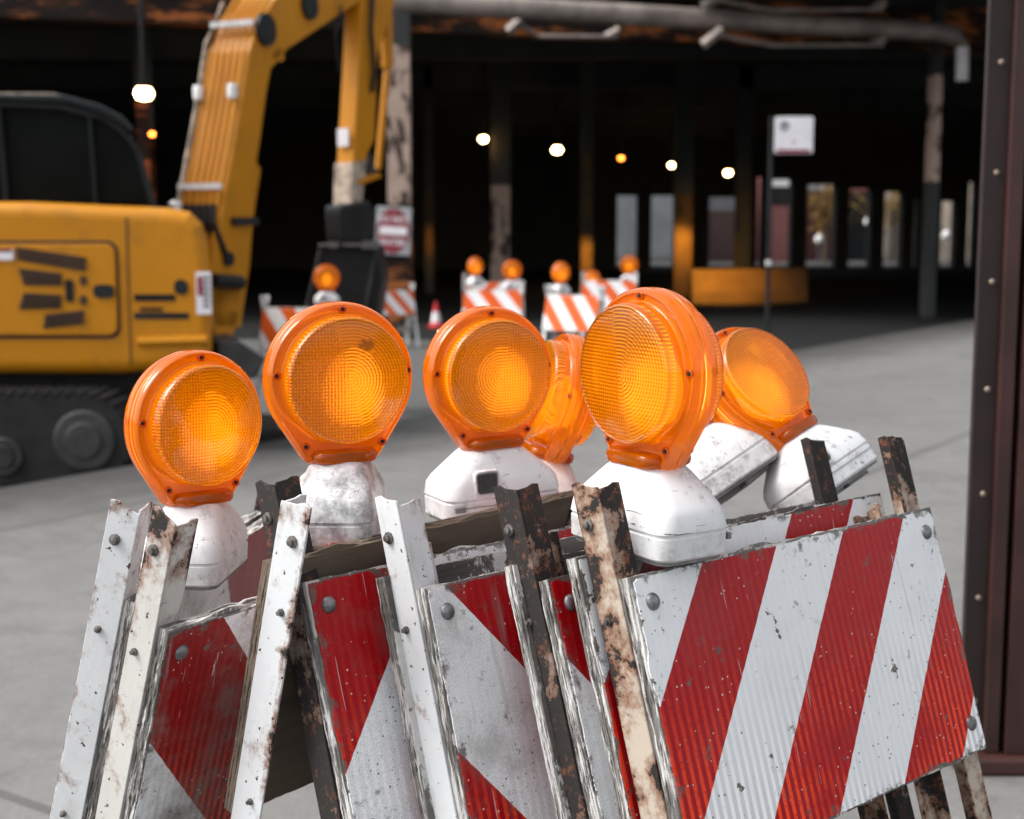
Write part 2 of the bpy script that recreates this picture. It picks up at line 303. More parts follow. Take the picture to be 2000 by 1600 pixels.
M = dict(
    concrete=m_concrete(), road=m_asphalt((0.055, 0.055, 0.054), (0.095, 0.095, 0.093), "worn_asphalt"),
    kerb=m_plain("kerb_stone", (0.30, 0.30, 0.29), 0.85, 0.3),
    paint=m_painted("white_enamel", 0.43, (0.66, 0.675, 0.69)), paint_mid=m_painted("rust_spotted_enamel", 0.52, (0.56, 0.55, 0.52)),
    paint_old=m_painted("rusted_enamel", 0.67, (0.50, 0.43, 0.35)), paint_black=m_painted("rust_black_steel", 0.92, (0.42, 0.40, 0.37), 0.25),
    ply=m_ply("plywood"), ply_grey=m_ply("weathered_plywood", (0.30, 0.285, 0.27), (0.10, 0.092, 0.085), 0.52),
    ply_brown=m_ply("bare_plywood", (0.26, 0.205, 0.155), (0.13, 0.10, 0.075), -0.2),
    steel=m_plain("galvanised_steel", (0.19, 0.195, 0.20), 0.42, 0.4, 60, metal=0.8),
    dull=m_plain("dull_bolt", (0.15, 0.14, 0.13), 0.55, 0.5, 90, metal=0.6),
    hole=m_plain("hole_dark", (0.015, 0.012, 0.010), 0.9),
    body=m_body(), gasket=m_plain("grey_plastic", (0.16, 0.155, 0.15), 0.6, 0.4, 30),
    cell=m_plain("photocell_black", (0.035, 0.04, 0.042), 0.25, 0.5, 40),
    dome=m_amber("amber_dome", True), flange=m_amber("amber_flange", False),
    rim=m_amber("amber_chin", False, 0.80),
    yellow=m_yellow(), black=m_plain("black_steel", (0.011, 0.0115, 0.012), 0.55, 0.4, 3, spec=0.25),
    glass=m_plain("tinted_cab_glass", (0.006, 0.007, 0.007), 0.12, 0.2, 2, spec=0.03),
    frame=m_plain("cab_frame_grey", (0.010, 0.012, 0.013), 0.3, 0.3, 2, spec=0.15),
    rubber=m_plain("track_rubber", (0.007, 0.007, 0.0068), 0.85, 0.6, 9, bump=0.4), mudsteel=m_plain("dirty_steel", (0.024, 0.024, 0.0235), 0.6, 0.6, 6),
    vent=m_plain("vent_black", (0.035, 0.016, 0.010), 0.8), chrome=m_plain("bright_clamp", (0.72, 0.72, 0.72), 0.3, 0.15, 20, metal=0.3),
    white=m_plain("white_paint", (0.74, 0.74, 0.74), 0.5, 0.12, 8), dirtyyellow=m_plain("scuffed_arm", (0.34, 0.27, 0.21), 0.7, 0.6, 12),
    dark=m_plain("sooty_concrete", (0.030, 0.034, 0.0325), 0.95, 0.25, 0.8), darkroad=m_asphalt((0.014, 0.015, 0.0148), (0.022, 0.023, 0.0225), "damp_asphalt", 0.03),  # dark is an even near-black concrete
    rustbeam=m_girder(), peel=m_peel(),
    pipe=m_plain("weathered_pipe", (0.28, 0.235, 0.21), 0.5, 0.35, 2.0, metal=0.2), duct=m_plain("dark_steel", (0.10, 0.08, 0.07), 0.6, 0.4, 3),
    brown=m_plain("brown_painted_steel", (0.017, 0.0065, 0.0055), 0.65, 0.35, 5), brown2=m_plain("brown_painted_web", (0.038, 0.013, 0.0105), 0.5, 0.3, 4),
    rivet=m_plain("bright_rivet", (0.24, 0.18, 0.14), 0.4, 0.2, 30, metal=0.4),
    signred=m_plain("faded_red", (0.20, 0.010, 0.025), 0.5, 0.2, 4), signwhite=m_plain("sign_white", (0.72, 0.70, 0.74), 0.45, 0.08, 5),
    bulb=m_emit("lit_bulb", (1.0, 0.52, 0.10), 1.45), lampglow=m_emit("lit_lamp", (1.0, 0.62, 0.28), 26.0), lamporange=m_emit("lit_amber_lamp", (1.0, 0.22, 0.03), 9.0),  # bulb is a glow in place of daylight
    conered=m_plain("cone_red", (0.55, 0.02, 0.03), 0.5, 0.15), greybld=m_plain("grey_shutter", (0.30, 0.32, 0.33), 0.7, 0.15, 1),
    cream=m_plain("cream_stucco", (0.50, 0.42, 0.33), 0.8, 0.15, 1), brick=m_brick((0.25, 0.05, 0.045), (0.18, 0.035, 0.035)),
    brick2=m_brick((0.14, 0.07, 0.07), (0.10, 0.05, 0.05)), bark=m_plain("bark", (0.07, 0.055, 0.04), 0.9, 0.4, 8),
    leaf=m_plain("autumn_leaves", (0.22, 0.13, 0.02), 0.7, 0.6, 1.5), barrier=m_plain("barrier_concrete", (0.36, 0.30, 0.22), 0.8, 0.2, 1.5),
    louvre=m_plain("louvre_brown", (0.085, 0.045, 0.018), 0.7, 0.2),
    mud=m_asphalt((0.006, 0.006, 0.006), (0.014, 0.0135, 0.013), "wet_mud", 0.04), glowcol=m_plain("sooty_yellow_concrete", (0.050, 0.030, 0.010), 0.85, 0.3, 1.5),  # near-black for the painted digger shade; glowcol is an even dark yellow
    plate=m_plain("dark_window", (0.02, 0.022, 0.024), 0.2),
)

# ------------------------------------------------------------------ mesh helpers
def newobj(name, bm, mat, parent=None, mw=None, smooth=False, bevel=0.0, seg=2):
    me = bpy.data.meshes.new(name); bm.normal_update(); bm.to_mesh(me); bm.free()
    mats = mat if isinstance(mat, (list, tuple)) else [mat]
    for m in mats: me.materials.append(m)
    o = bpy.data.objects.new(name, me); COL.objects.link(o)
    if smooth:
        for p in me.polygons: p.use_smooth = True
        me.set_sharp_from_angle(angle=rad(38))
    if bevel:
        b = o.modifiers.new("bevel", 'BEVEL'); b.width = bevel; b.segments = seg; b.limit_method = 'ANGLE'; b.angle_limit = rad(40)
    if parent: o.parent = parent
    if mw is not None: o.matrix_local = mw
    return o
def empty(name, label, cat, loc=(0, 0, 0), rot=(0, 0, 0), group=None, mw=None):
    o = bpy.data.objects.new(name, None); COL.objects.link(o); o.empty_display_size = 0.1
    o.location = loc; o.rotation_euler = rot
    if mw is not None: o.matrix_world = mw
    o["label"] = label; o["category"] = cat
    if group: o["group"] = group
    return o
def tag(o, label, cat, group=None):
    o["label"] = label; o["category"] = cat
    if group: o["group"] = group
    return o
def struct(o, label=None):
    o["kind"] = "structure"
    if label: o["label"] = label
    return o
def box(bm, lo, hi, mi=0, mw=None):
    vs = [Vector((x, y, z)) for x in (lo[0], hi[0]) for y in (lo[1], hi[1]) for z in (lo[2], hi[2])]
    if mw is not None: vs = [mw @ v for v in vs]
    v = [bm.verts.new(p) for p in vs]
    for q in ((0, 1, 3, 2), (4, 6, 7, 5), (0, 4, 5, 1), (2, 3, 7, 6), (0, 2, 6, 4), (1, 5, 7, 3)):
        f = bm.faces.new([v[i] for i in q]); f.material_index = mi
def prism(bm, pts, off, mi=0):
    """closed prism: polygon pts (world/local Vectors) swept by vector off"""
    off = Vector(off); a = [bm.verts.new(p) for p in pts]; b = [bm.verts.new(Vector(p) + off) for p in pts]
    n = len(pts); fs = [bm.faces.new(a), bm.faces.new(b[::-1])]
    for i in range(n): fs.append(bm.faces.new((a[i], b[i], b[(i + 1) % n], a[(i + 1) % n])))
    for f in fs: f.material_index = mi
    bmesh.ops.recalc_face_normals(bm, faces=fs)
def tube(bm, pts, r, seg=10, mi=0):
    pts = [Vector(p) for p in pts]; rings = []
    for i, p in enumerate(pts):
        d = (pts[min(i + 1, len(pts) - 1)] - pts[max(i - 1, 0)]).normalized()
        up = Vector((0, 0, 1)) if abs(d.z) < 0.9 else Vector((0, 1, 0))
        a = d.cross(up).normalized(); b = d.cross(a)
        rr = r[i] if isinstance(r, (list, tuple)) else r
        rings.append([bm.verts.new(p + (a * math.cos(k * 2 * math.pi / seg) + b * math.sin(k * 2 * math.pi / seg)) * rr) for k in range(seg)])
    fs = []
    for i in range(len(rings) - 1):
        for k in range(seg): fs.append(bm.faces.new((rings[i][k], rings[i + 1][k], rings[i + 1][(k + 1) % seg], rings[i][(k + 1) % seg])))
    fs.append(bm.faces.new(rings[0])); fs.append(bm.faces.new(rings[-1][::-1]))
    for f in fs: f.material_index = mi
    bmesh.ops.recalc_face_normals(bm, faces=fs)
def lathe(bm, prof, axis='Z', seg=24, org=(0, 0, 0), mi=0):
    """prof: list of (radius, height)"""
    org = Vector(org); rings = []
    for r, h in prof:
        ring = []
        for k in range(seg):
            a = k * 2 * math.pi / seg; c, s = math.cos(a) * max(r, 1e-5), math.sin(a) * max(r, 1e-5)
            v = {'Z': (c, s, h), 'Y': (c, h, s), 'X': (h, c, s)}[axis]; ring.append(bm.verts.new(org + Vector(v)))
        rings.append(ring)
    fs = []
    for i in range(len(rings) - 1):
        for k in range(seg): fs.append(bm.faces.new((rings[i][k], rings[i + 1][k], rings[i + 1][(k + 1) % seg], rings[i][(k + 1) % seg])))
    fs.append(bm.faces.new(rings[0])); fs.append(bm.faces.new(rings[-1][::-1]))
    for f in fs: f.material_index = mi
    bmesh.ops.recalc_face_normals(bm, faces=fs)
def BM(): return bmesh.new()

def jag_rect(x0, x1, z0, z1, amp, seed, step=0.006, corners=0.0):
    """ragged outline of a worn board in the x/z plane, z0 > z1"""
    pts = []; rnd = random.Random(seed)
    def side(a, b):
        L = (b - a).length; n = max(2, int(L / step)); d = (b - a) / n; nr = Vector((d.y, -d.x)).normalized()
        for i in range(n):
            t = i / n; p = a + d * i
            k = noise.noise(Vector((p.x * 45, p.y * 45, seed * 3.1))) + 0.6 * noise.noise(Vector((p.x * 160, p.y * 160, seed * 1.7)))
            deep = max(0, noise.noise(Vector((p.x * 14, p.y * 14, seed * 7.7))) - 0.25) * 3
            pts.append(p + nr * (-(k * amp + deep * amp * 2)) * (0.3 + 0.7 * min(1, min(t, 1 - t) * 12)))
    c = corners
    P = [Vector((x0, z0 - c * rnd.random())), Vector((x0 + c * rnd.random(), z0)), Vector((x1 - c * rnd.random(), z0)), Vector((x1, z0 - c * rnd.random())),
         Vector((x1, z1 + c * rnd.random())), Vector((x1 - c * rnd.random(), z1)), Vector((x0 + c * rnd.random(), z1)), Vector((x0, z1 + c * rnd.random()))] if c else \
        [Vector((x0, z0)), Vector((x1, z0)), Vector((x1, z1)), Vector((x0, z1))]
    for i in range(len(P)): side(P[i], P[(i + 1) % len(P)])
    return pts

# ------------------------------------------------------------------ folding barricades
def leaf_matrix(P, phi, al):
    """x along the board (away from the camera), y inward from its face, z up the leaf"""
    ph, a = rad(phi), rad(al)
    ax = Vector((math.sin(ph), math.cos(ph), 0)); n = Vector((math.cos(ph), -math.sin(ph), 0))
    up = Vector((0, 0, 1)) * math.cos(a) - n * math.sin(a); ay = up.cross(ax)
    m = Matrix.Identity(4)
    for i in range(3): m[i][0] = ax[i]; m[i][1] = ay[i]; m[i][2] = up[i]; m[i][3] = P[i]
    return m
PL, PH = 0.61, 0.338
def build_leaf(root, mw, sheet, ply, near, far, seed, flip=False, top=0.112, top_far=None, fl=0.041, jag=0.0012, detail=True, sheets=True, rail=True, leg_out=0.0, leg_in=0.0, length=1.05, bolts=True, sheet_in=None):
    """one half of a barricade. flip=True: its striped face looks the other way (local +y)"""
    S = -1 if flip else 1
    T = 0.0175
    bm = BM()
    if detail:
        for k in range(5):
            pts = jag_rect(0, PL, 0, -PH, jag * (1.0 + 0.5 * (k % 2)), seed + k * 5, 0.007)
            y0 = 0.001 + k * T / 5
            prism(bm, [Vector((p.x, S * y0, p.y)) for p in pts], (0, S * (T / 5 - 0.00025), 0))
    else:
        box(bm, (0, min(S * 0.001, S * T), -PH), (PL, max(S * 0.001, S * T), 0))
    board = newobj("panel", bm, ply, root, mw)
    if sheets:
        bm = BM(); pts = jag_rect(0.003, PL - 0.003, -0.003, -PH + 0.003, jag * 1.3, seed + 77, 0.006, 0.012 if detail else 0)
        prism(bm, [Vector((p.x, -S * 0.0012, p.y)) for p in pts], (0, S * 0.0019, 0))
        newobj("reflective_sheeting", bm, sheet, board)
    if sheet_in:
        bm = BM(); pts = jag_rect(0.003, PL - 0.003, -0.003, -PH + 0.003, jag * 1.3, seed + 78, 0.006, 0.012)
        prism(bm, [Vector((p.x, S * (T + 0.0006), p.y)) for p in pts], (0, S * 0.0015, 0))
        newobj("reflective_sheeting", bm, sheet_in, board)
    for end, mat in ((0, near), (1, far)):
        topn = top
        if end and top_far is not None: top = top_far
        bm = BM(); x0 = leg_in; q = 1
        if end: x0 = PL - leg_in; q = -1
        rnd = random.Random(seed + end); tk = 0.0032
        t1 = top + rnd.uniform(-0.006, 0.004); t2 = top + rnd.uniform(-0.002, 0.010)
        ya = T + 0.0015
        # face flange (lies on the back of the board) and end flange (stands off inward)
        def quadstrip(a0, a1, thick, tops):
            # polygon in (h, z) plane; a0,a1 : coordinate range ; tops : heights at a0/a1
            return [(a0, -length), (a1, -length), (a1, tops[1]), (a0 + (a1 - a0) * 0.72, tops[1] + 0.001), (a0 + (a1 - a0) * 0.5, tops[1] * 0.5 + tops[0] * 0.5), (a0, tops[0])]
        poly = quadstrip(0, 0.034, tk, (t1 - 0.004, t1))
        prism(bm, [Vector((x0 + q * h, S * ya, z)) for h, z in poly], (0, S * tk, 0))
        poly = quadstrip(0, fl, tk, (t2 - 0.010, t2))
        prism(bm, [Vector((x0 - q * (tk + 0.0002), S * (ya + h + leg_out), z)) for h, z in poly], (q * tk, 0, 0))
        leg = newobj("leg", bm, mat, root, mw, bevel=0.0007, seg=1)
        if bolts:
            for zz, rr in ((top - 0.045, 0.0075), (-0.045, 0.0048), (-0.30, 0.0042)):
                c = (x0 - q * tk, S * (ya + fl * 0.62), zz); bm = BM()
                lathe(bm, [(rr, 0.0), (rr, -q * 0.003), (rr * 0.6, -q * 0.0035), (rr * 0.6, -q * 0.007), (rr * 0.2, -q * 0.0075)] if detail else [(rr, 0), (rr, -q * 0.004)], 'X', 8, c)
                newobj("bolt", bm, M['dull'], leg)
            top = topn
            for zz in (-0.032, -PH + 0.04):
                bm = BM(); xx = x0 + q * 0.026
                prof = [(0.0105, 0.0004), (0.0103, -0.001), (0.0085, -0.0035), (0.005, -0.0055), (0.0015, -0.006)]
                lathe(bm, [(r, S * (h - 0.0013)) for r, h in prof], 'Y', 14, (xx, 0, zz))
                newobj("carriage_bolt", bm, M['steel'], board, smooth=True)
    if rail:
        bm = BM(); ya = T + 0.0055
        box(bm, (0.003, min(S * ya, S * (ya + 0.003)), -0.56), (PL - 0.003, max(S * ya, S * (ya + 0.003)), -0.52))
        box(bm, (0.003, min(S * ya, S * (ya + 0.035)), -0.563), (PL - 0.003, max(S * ya, S * (ya + 0.035)), -0.5602))
        newobj("lower_rail", bm, M['paint_mid'], root, mw)
    return board

def plane_hit(px, py, phi, wv):
    ph = rad(phi); n = Vector((math.cos(ph), -math.sin(ph), 0)); r = ray(px, py); t = (wv - CP.dot(n)) / r.dot(n)
    return CP + r * t
def rel(root, mw): return root.matrix_world.inverted() @ mw
def barricade(label, leaves, gx, gy, z0=0.0):
    root = empty("folding_barricade", label, "barricade", (gx, gy, z0), group="construction barricades stacked at the kerb")
    bpy.context.view_layer.update()
    for L in leaves:
        mw = rel(root, leaf_matrix(L.pop('P'), L.pop('phi'), L.pop('al')))
        build_leaf(root, mw, **L)
    return root

SH_A = m_sheet("red_white_sheeting", 1, 0.122 + 0.0, pat='streak', dirt=0.14)
SH_B = m_sheet("red_sheeting_left_hand", -1, -0.11, per=0.37, pat='hex', dirt=0.45)
SH_C = m_sheet("red_sheeting_steep", -1, -0.215, per=0.37, pat='hex', dirt=0.7)
SH_D = m_sheet("red_sheeting_hex", 1, 0.0, per=0.38, pat='hex', dirt=0.55)
SH_E = m_sheet("red_sheeting_dull", -1, -0.09, per=0.42, red=(0.30, 0.01, 0.012), pat='hex', dirt=1.0)  # heavier wash and darker red paint this board's shade over its grime
SH_OR = m_sheet("orange_white_sheeting", -1, 0.0, red=(0.85, 0.13, 0.02), pat='plain', dirt=0.1, glow=(0.9, 0.16, 0.03))
SH_OL = m_sheet("orange_white_sheeting_right", 1, 0.0, red=(0.85, 0.13, 0.02), pat='plain', dirt=0.1, glow=(0.9, 0.16, 0.03))

def NV(phi): return Vector((math.cos(rad(phi)), -math.sin(rad(phi)), 0))
AX = lambda phi: Vector((math.sin(rad(phi)), math.cos(rad(phi)), 0))
# front barricade: its board is the large striped one on the right
PA = Vector((0.132, 1.536, 1.018)); ph = 48.3
barricade("front barricade with the widest red and white striped board and a rusty beige near leg", [
    dict(P=PA, phi=ph, al=17.5, sheet=SH_A, ply=M['ply_grey'], near=M['paint_old'], far=M['paint_old'], seed=3),
    dict(P=PA - NV(ph) * 0.092 - AX(ph) * 0.012 + Vector((0, 0, 0.006)), phi=ph, al=17.5, sheet=SH_B, sheet_in=SH_A, ply=M['ply_grey'], near=M['paint_mid'], far=M['paint_old'], seed=13, flip=True, top=0.03, top_far=-0.02, fl=0.022, rail=False, leg_in=0.045)],
    0.3, 1.5)
# the second, half hidden behind the first
PB = plane_hit(1071, 1132, 48, NV(48).dot(Vector((0.132, 1.536, 0))) - 0.118)
barricade("folded barricade with black rusted near leg, standing second behind the wide striped board", [
    dict(P=PB, phi=48, al=18.2, sheet=SH_B, ply=M['ply_grey'], near=M['paint_black'], far=M['paint_black'], seed=23),
    dict(P=PB - NV(48) * 0.068 - AX(48) * 0.010 + Vector((0, 0, 0.004)), phi=48, al=18.2, sheet=SH_A, ply=M['ply_grey'], near=M['paint_old'], far=M['paint_old'], seed=33, flip=True, top=0.03, top_far=-0.02, fl=0.022, rail=False, leg_in=0.045)],
    0.2, 1.6)
PC = plane_hit(830, 1150, 46.5, NV(46.5).dot(PB) - 0.105)
barricade("folded barricade with the cleanest white near leg, white band slanting down its board", [
    dict(P=PC, phi=46.5, al=16.3, sheet=SH_C, ply=M['ply_grey'], near=M['paint'], far=M['paint_mid'], seed=43, top_far=-0.02),
    dict(P=PC - NV(46.5) * 0.080 - AX(46.5) * 0.012 + Vector((0, 0, 0.0)), phi=46.5, al=16.3, sheet=SH_C, ply=M['ply_grey'], near=M['paint'], far=M['paint_mid'], seed=53, flip=True, top=0.03, top_far=-0.02, fl=0.022, rail=False, leg_in=0.045)],
    0.05, 1.65)
PD = plane_hit(596, 1137, 46, NV(46).dot(PC) - 0.105)
PDl = plane_hit(512, 1094, 40, NV(40).dot(Vector((-0.302, 1.612, 0))))
barricade("barricade standing open with brown plywood inside, black leg under the second lamp from left", [
    dict(P=PD, phi=46, al=17.5, sheet=SH_D, ply=M['ply_grey'], near=M['paint_black'], far=M['paint_black'], seed=63, top=0.13, top_far=-0.02),
    dict(P=PDl, phi=40, al=-14.5, sheet=SH_C, ply=M['ply_brown'], near=M['paint'], far=M['paint_mid'], seed=73, flip=True, top=0.09, top_far=-0.02, fl=0.05)],
    -0.15, 1.75)
PE = plane_hit(330, 1237, 33, NV(33).dot(G(330, 1237, 0.93)))
barricade("barricade with dull dark red board and scorched rusty leg top, under the leftmost amber lamp", [
    dict(P=PE, phi=33, al=-16.5, sheet=SH_E, ply=M['ply_grey'], near=M['paint_mid'], far=M['paint_black'], seed=83, top=0.135, top_far=-0.02)],
    -0.35, 1.8)
PF = plane_hit(270, 1180, 18, NV(18).dot(G(270, 1180, 0.935)))
barricade("leftmost barricade, pale white legs and bare plywood edges leaning to the left", [
    dict(P=PF, phi=9, al=-13, sheet=SH_E, ply=M['ply_grey'], near=M['paint'], far=M['paint_black'], seed=93, top=0.12, top_far=0.035),
    dict(P=PF - NV(9) * 0.062 - Vector((0, 0, 0.0)), phi=9, al=-13.5, sheet=SH_E, ply=M['ply_grey'], near=M['paint'], far=M['paint_black'], seed=103, flip=True, top=0.02, top_far=-0.02, fl=0.02, rail=False, leg_in=0.045)],
    -0.5, 1.9)

# ------------------------------------------------------------------ warning lamps
def outline(R, chin_w, chin_z, n=72):
    """teardrop outline: circle closing on a narrower chin"""
    P = Vector((chin_w, chin_z)); d = P.length; ang = math.atan2(P.y, P.x); off = math.acos(R / d)
    t0 = ang + off                                   # tangent point on the right-hand side
    pts = []
    a0, a1 = t0, math.pi - t0
    while a1 < a0: a1 += 2 * math.pi
    for i in range(n + 1):
        a = a0 + (a1 - a0) * i / n; pts.append(Vector((R * math.cos(a), R * math.sin(a))))
    pts += [Vector((-chin_w, chin_z)), Vector((-chin_w * 0.82, chin_z - 0.006)), Vector((chin_w * 0.82, chin_z - 0.006)), Vector((chin_w, chin_z))]
    return pts
def loft(bm, rings, cap0=True, cap1=True, mi=0):
    vs = [[bm.verts.new(p) for p in r] for r in rings]; n = len(vs[0]); fs = []
    for i in range(len(vs) - 1):
        for k in range(n): fs.append(bm.faces.new((vs[i][k], vs[i + 1][k], vs[i + 1][(k + 1) % n], vs[i][(k + 1) % n])))
    if cap0: fs.append(bm.faces.new(vs[0]))
    if cap1: fs.append(bm.faces.new(vs[-1][::-1]))
    for f in fs: f.material_index = mi
    bmesh.ops.recalc_face_normals(bm, faces=fs)
def rrect(wx, wy, r, z, cx=0, cy=0, n=5):
    pts = []
    for qx, qy, a0 in ((1, 1, 0), (-1, 1, 90), (-1, -1, 180), (1, -1, 270)):
        for i in range(n + 1):
            a = rad(a0 + 90 * i / n); pts.append(Vector((cx + qx * (wx - r) + r * math.cos(a), cy + qy * (wy - r) + r * math.sin(a), z)))
    return pts
LZ = 0.207
def make_lamp(label, cat="warning lamp", group="amber barricade lamps"):
    root = empty("warning_lamp", label, cat, group=group)
    # white battery case
    bm = BM()
    prof = [(0.000, .090, .050, .018), (0.003, .093, .053, .020), (0.0270, .094, .054, .022), (0.0285, .0925, .0525, .021), (0.0310, .0925, .0525, .021), (0.0325, .0945, .0545, .022), (0.050, .092, .053, .024), (0.060, .086, .050, .026),
            (0.078, .066, .044, .026), (0.092, .050, .038, .024), (0.098, .042, .034, .022), (0.1005, .034, .026, .016)]
    loft(bm, [rrect(a, b, r, z) for z, a, b, r in prof])
    body = newobj("battery_case", bm, M['body'], root, smooth=True)
    bm = BM(); loft(bm, [rrect(.0885, .0485, .018, z) for z in (-0.0045, -0.0005)])
    box(bm, (-.070, -.035, -.0105), (-.012, .030, -.0048)); box(bm, (.004, -.035, -.0105), (.060, .030, -.0048))
    newobj("base_plate", bm, M['gasket'], body)
    bm = BM()
    for yy in (-1,):
        loft(bm, [[Vector((p.x * k, yy * (0.0535 + h), 0.054 + p.y * k)) for p in [Vector((v.x, v.y)) for v in rrect(.0195, .0185, .006, 0)]] for k, h in ((1.08, -0.004), (1.0, 0.0022), (0.90, 0.0022), (0.84, -0.0015))])
    for v in bm.verts: v.co.x -= 0.033
    newobj("cell_frame", bm, M['body'], body, smooth=True)
    bm = BM(); loft(bm, [[Vector((v.x - 0.033, -0.0535 - h, 0.054 + v.y)) for v in rrect(.0150, .0142, .004, 0)] for h in (0.0, 0.0026)])
    newobj("photocell", bm, M['cell'], body)
    bm = BM(); box(bm, (-.086, -.0575, .016), (-.070, -.0515, .0235)); box(bm, (-.068, -.0548, .0205), (.08, -.0535, .0213))
    newobj("latch_slot", bm, M['gasket'], body)
    bm = BM(); lathe(bm, [(0.034, 0.100), (0.033, 0.103), (0.019, 0.106), (0.018, 0.079 + 0.004 + 0.03)], 'Z', 20)
    newobj("swivel_neck", bm, M['gasket'], root)
    # amber head: two moulded halves, each flange + raised dome
    R, cw, cz = 0.100, 0.050, -0.106
    for s in (-1, 1):
        bm = BM()
        def ring(k, y, inner=False):
            return [Vector((p.x * k, s * y, LZ + p.y * k)) for p in outline(R, cw, cz)]
        n0 = len(outline(R, cw, cz))
        def circ(r, y): # same count, spread by angle of the outline
            out = []
            for p in outline(R, cw, cz):
                a = math.atan2(p.y, p.x); out.append(Vector((r * math.cos(a), s * y, LZ + r * math.sin(a))))
            return out
        loft(bm, [ring(0.985, 0.0004), ring(1.0, 0.002), ring(1.0, 0.0065), ring(0.992, 0.0075), ring(0.99, 0.010), ring(0.985, 0.0155), ring(0.965, 0.0185), ring(0.935, 0.0190), ring(0.928, 0.0165),
                  circ(0.0868, 0.0165), circ(0.0858, 0.019), circ(0.0840, 0.0205), circ(0.0830, 0.030)], cap0=False, cap1=False)
        fl = newobj("lens_flange", bm, M['flange'], root, smooth=True)
        bm = BM()
        prof = [(0.0830, 0.0300), (0.0822, 0.0385), (0.0808, 0.0425), (0.0788, 0.0438), (0.0770, 0.0428), (0.076, 0.0430)] + [(0.076 * (1 - i / 9), 0.0430 + 0.0035 * (1 - (1 - i / 9) ** 2)) for i in range(1, 10)]
        vs = []
        seg = 72
        for r, h in prof:
            vs.append([bm.verts.new((max(r, 1e-4) * math.cos(k * 2 * math.pi / seg), s * h, LZ + max(r, 1e-4) * math.sin(k * 2 * math.pi / seg))) for k in range(seg)])
        fs = []
        for i in range(len(vs) - 1):
            for k in range(seg): fs.append(bm.faces.new((vs[i][k], vs[i + 1][k], vs[i + 1][(k + 1) % seg], vs[i][(k + 1) % seg])))
        fs.append(bm.faces.new(vs[-1]))
        bmesh.ops.recalc_face_normals(bm, faces=fs)
        # outward orientation
        f = fs[-1]
        if (f.normal.y * s) < 0: bmesh.ops.reverse_faces(bm, faces=fs)
        for v in bm.verts: v.co.z -= LZ
        newobj("lens", bm, M['dome'], root, Matrix.Translation((0, 0, LZ)), smooth=True)
        # chin grip, screws
        bm = BM()
        def cap(k, y): return [Vector((p.x * k, s * y, LZ - 0.1005 + (p.y) * k)) for p in [Vector((v.x, v.y)) for v in rrect(.037, .0075, .0072, 0, n=6)]]
        loft(bm, [cap(1.22, 0.016), cap(1.16, 0.026), cap(1.06, 0.0330), cap(0.88, 0.0365), cap(0.5, 0.0370)])
        newobj("chin_grip", bm, M['rim'], fl, smooth=True)
        for sx, sz in ((0, 0.0905), (-0.0905, 0.008), (0.0905, 0.008), (-0.053, -0.0855), (0.053, -0.0855)):
            bm = BM(); lathe(bm, [(0.0056, s * 0.0162), (0.0054, s * 0.0198), (0.0043, s * 0.0204), (0.0038, s * 0.0185)], 'Y', 16, (sx, 0, LZ + sz))
            newobj("screw_boss", bm, M['flange'], fl, smooth=True)
            bm = BM(); lathe(bm, [(0.0026, s * 0.0184), (0.0026, s * 0.0202), (0.0012, s * 0.0205)], 'Y', 10, (sx, 0, LZ + sz))
            newobj("screw", bm, M['hole'], fl)
    # lamp holder, and an added glowing core in place of daylight through the prisms
    bm = BM(); lathe(bm, [(0.012, 0.101), (0.011, 0.150), (0.006, 0.160)], 'Z', 12)
    newobj("bulb_holder", bm, M['body'], root)
    bm = BM(); lathe(bm, [(0.001, -0.042), (0.022, -0.034), (0.028, -0.012), (0.024, 0.012), (0.012, 0.030), (0.001, 0.036)], 'Z', 18, (0.0, 0, LZ - 0.010)); newobj("bulb", bm, M['bulb'], root, smooth=True)  # bulb is an added glowing core in place of daylight
    return root
def copy_tree(o, parent=None):
    c = o.copy(); COL.objects.link(c); c.parent = parent
    for ch in o.children: copy_tree(ch, c)
    return c
LAMP0 = None
def lamp(label, c, yaw, roll=0.0, pitch=0.0, bulb=0.0, lean=(0, 0), case=0.0, group="amber lamps on the front barricades"):
    """c = centre of the amber head"""
    global LAMP0
    if LAMP0 is None: LAMP0 = make_lamp(label); o = LAMP0
    else: o = copy_tree(LAMP0)
    o["label"] = label; o["group"] = group
    m = Matrix.Rotation(rad(lean[0]), 4, 'Y') @ Matrix.Rotation(rad(lean[1]), 4, 'X') @ Matrix.Rotation(rad(yaw), 4, 'Z') @ Matrix.Rotation(rad(roll), 4, 'Y') @ Matrix.Rotation(rad(pitch), 4, 'X')
    for ch in o.children:
        if ch.name.startswith("battery_case"): ch.rotation_euler = (0, 0, rad(case))     # the head swivels on its case
        if ch.name.startswith("bulb") and not ch.name.startswith("bulb_h"): ch.location = (bulb, 0, 0)
    o.matrix_world = Matrix.Translation(Vector(c) - m.to_3x3() @ Vector((0, 0, LZ))) @ m
    return o
def LP(px, py, D):
    return CP + ray(px, py) * (0.2 * F_PX / D)
L1 = lamp("leftmost large amber lamp, lens turned right, on the shortest white case", LP(380, 826, 286), 45 + 180, -1, bulb=-0.022, case=42)
L2 = lamp("large amber lamp with black scorch mark and greyed case, second from left", LP(661, 738, 298), 28 + 180, 0, bulb=-0.020, case=60)
lamp("middle amber lamp whose white case shows a square photocell and rests on timber", LP(953, 730, 264), 27, -2, bulb=0.024)
lamp("tallest amber lamp turned left, its dirty white case spanning the wide striped board", LP(1270, 727, 331), -56 + 180, -1, bulb=-0.008)
lamp("tilted amber lamp at the right whose case leans and shows its underside and photocell", LP(1468, 752, 246), 46, lean=(-36, -16))
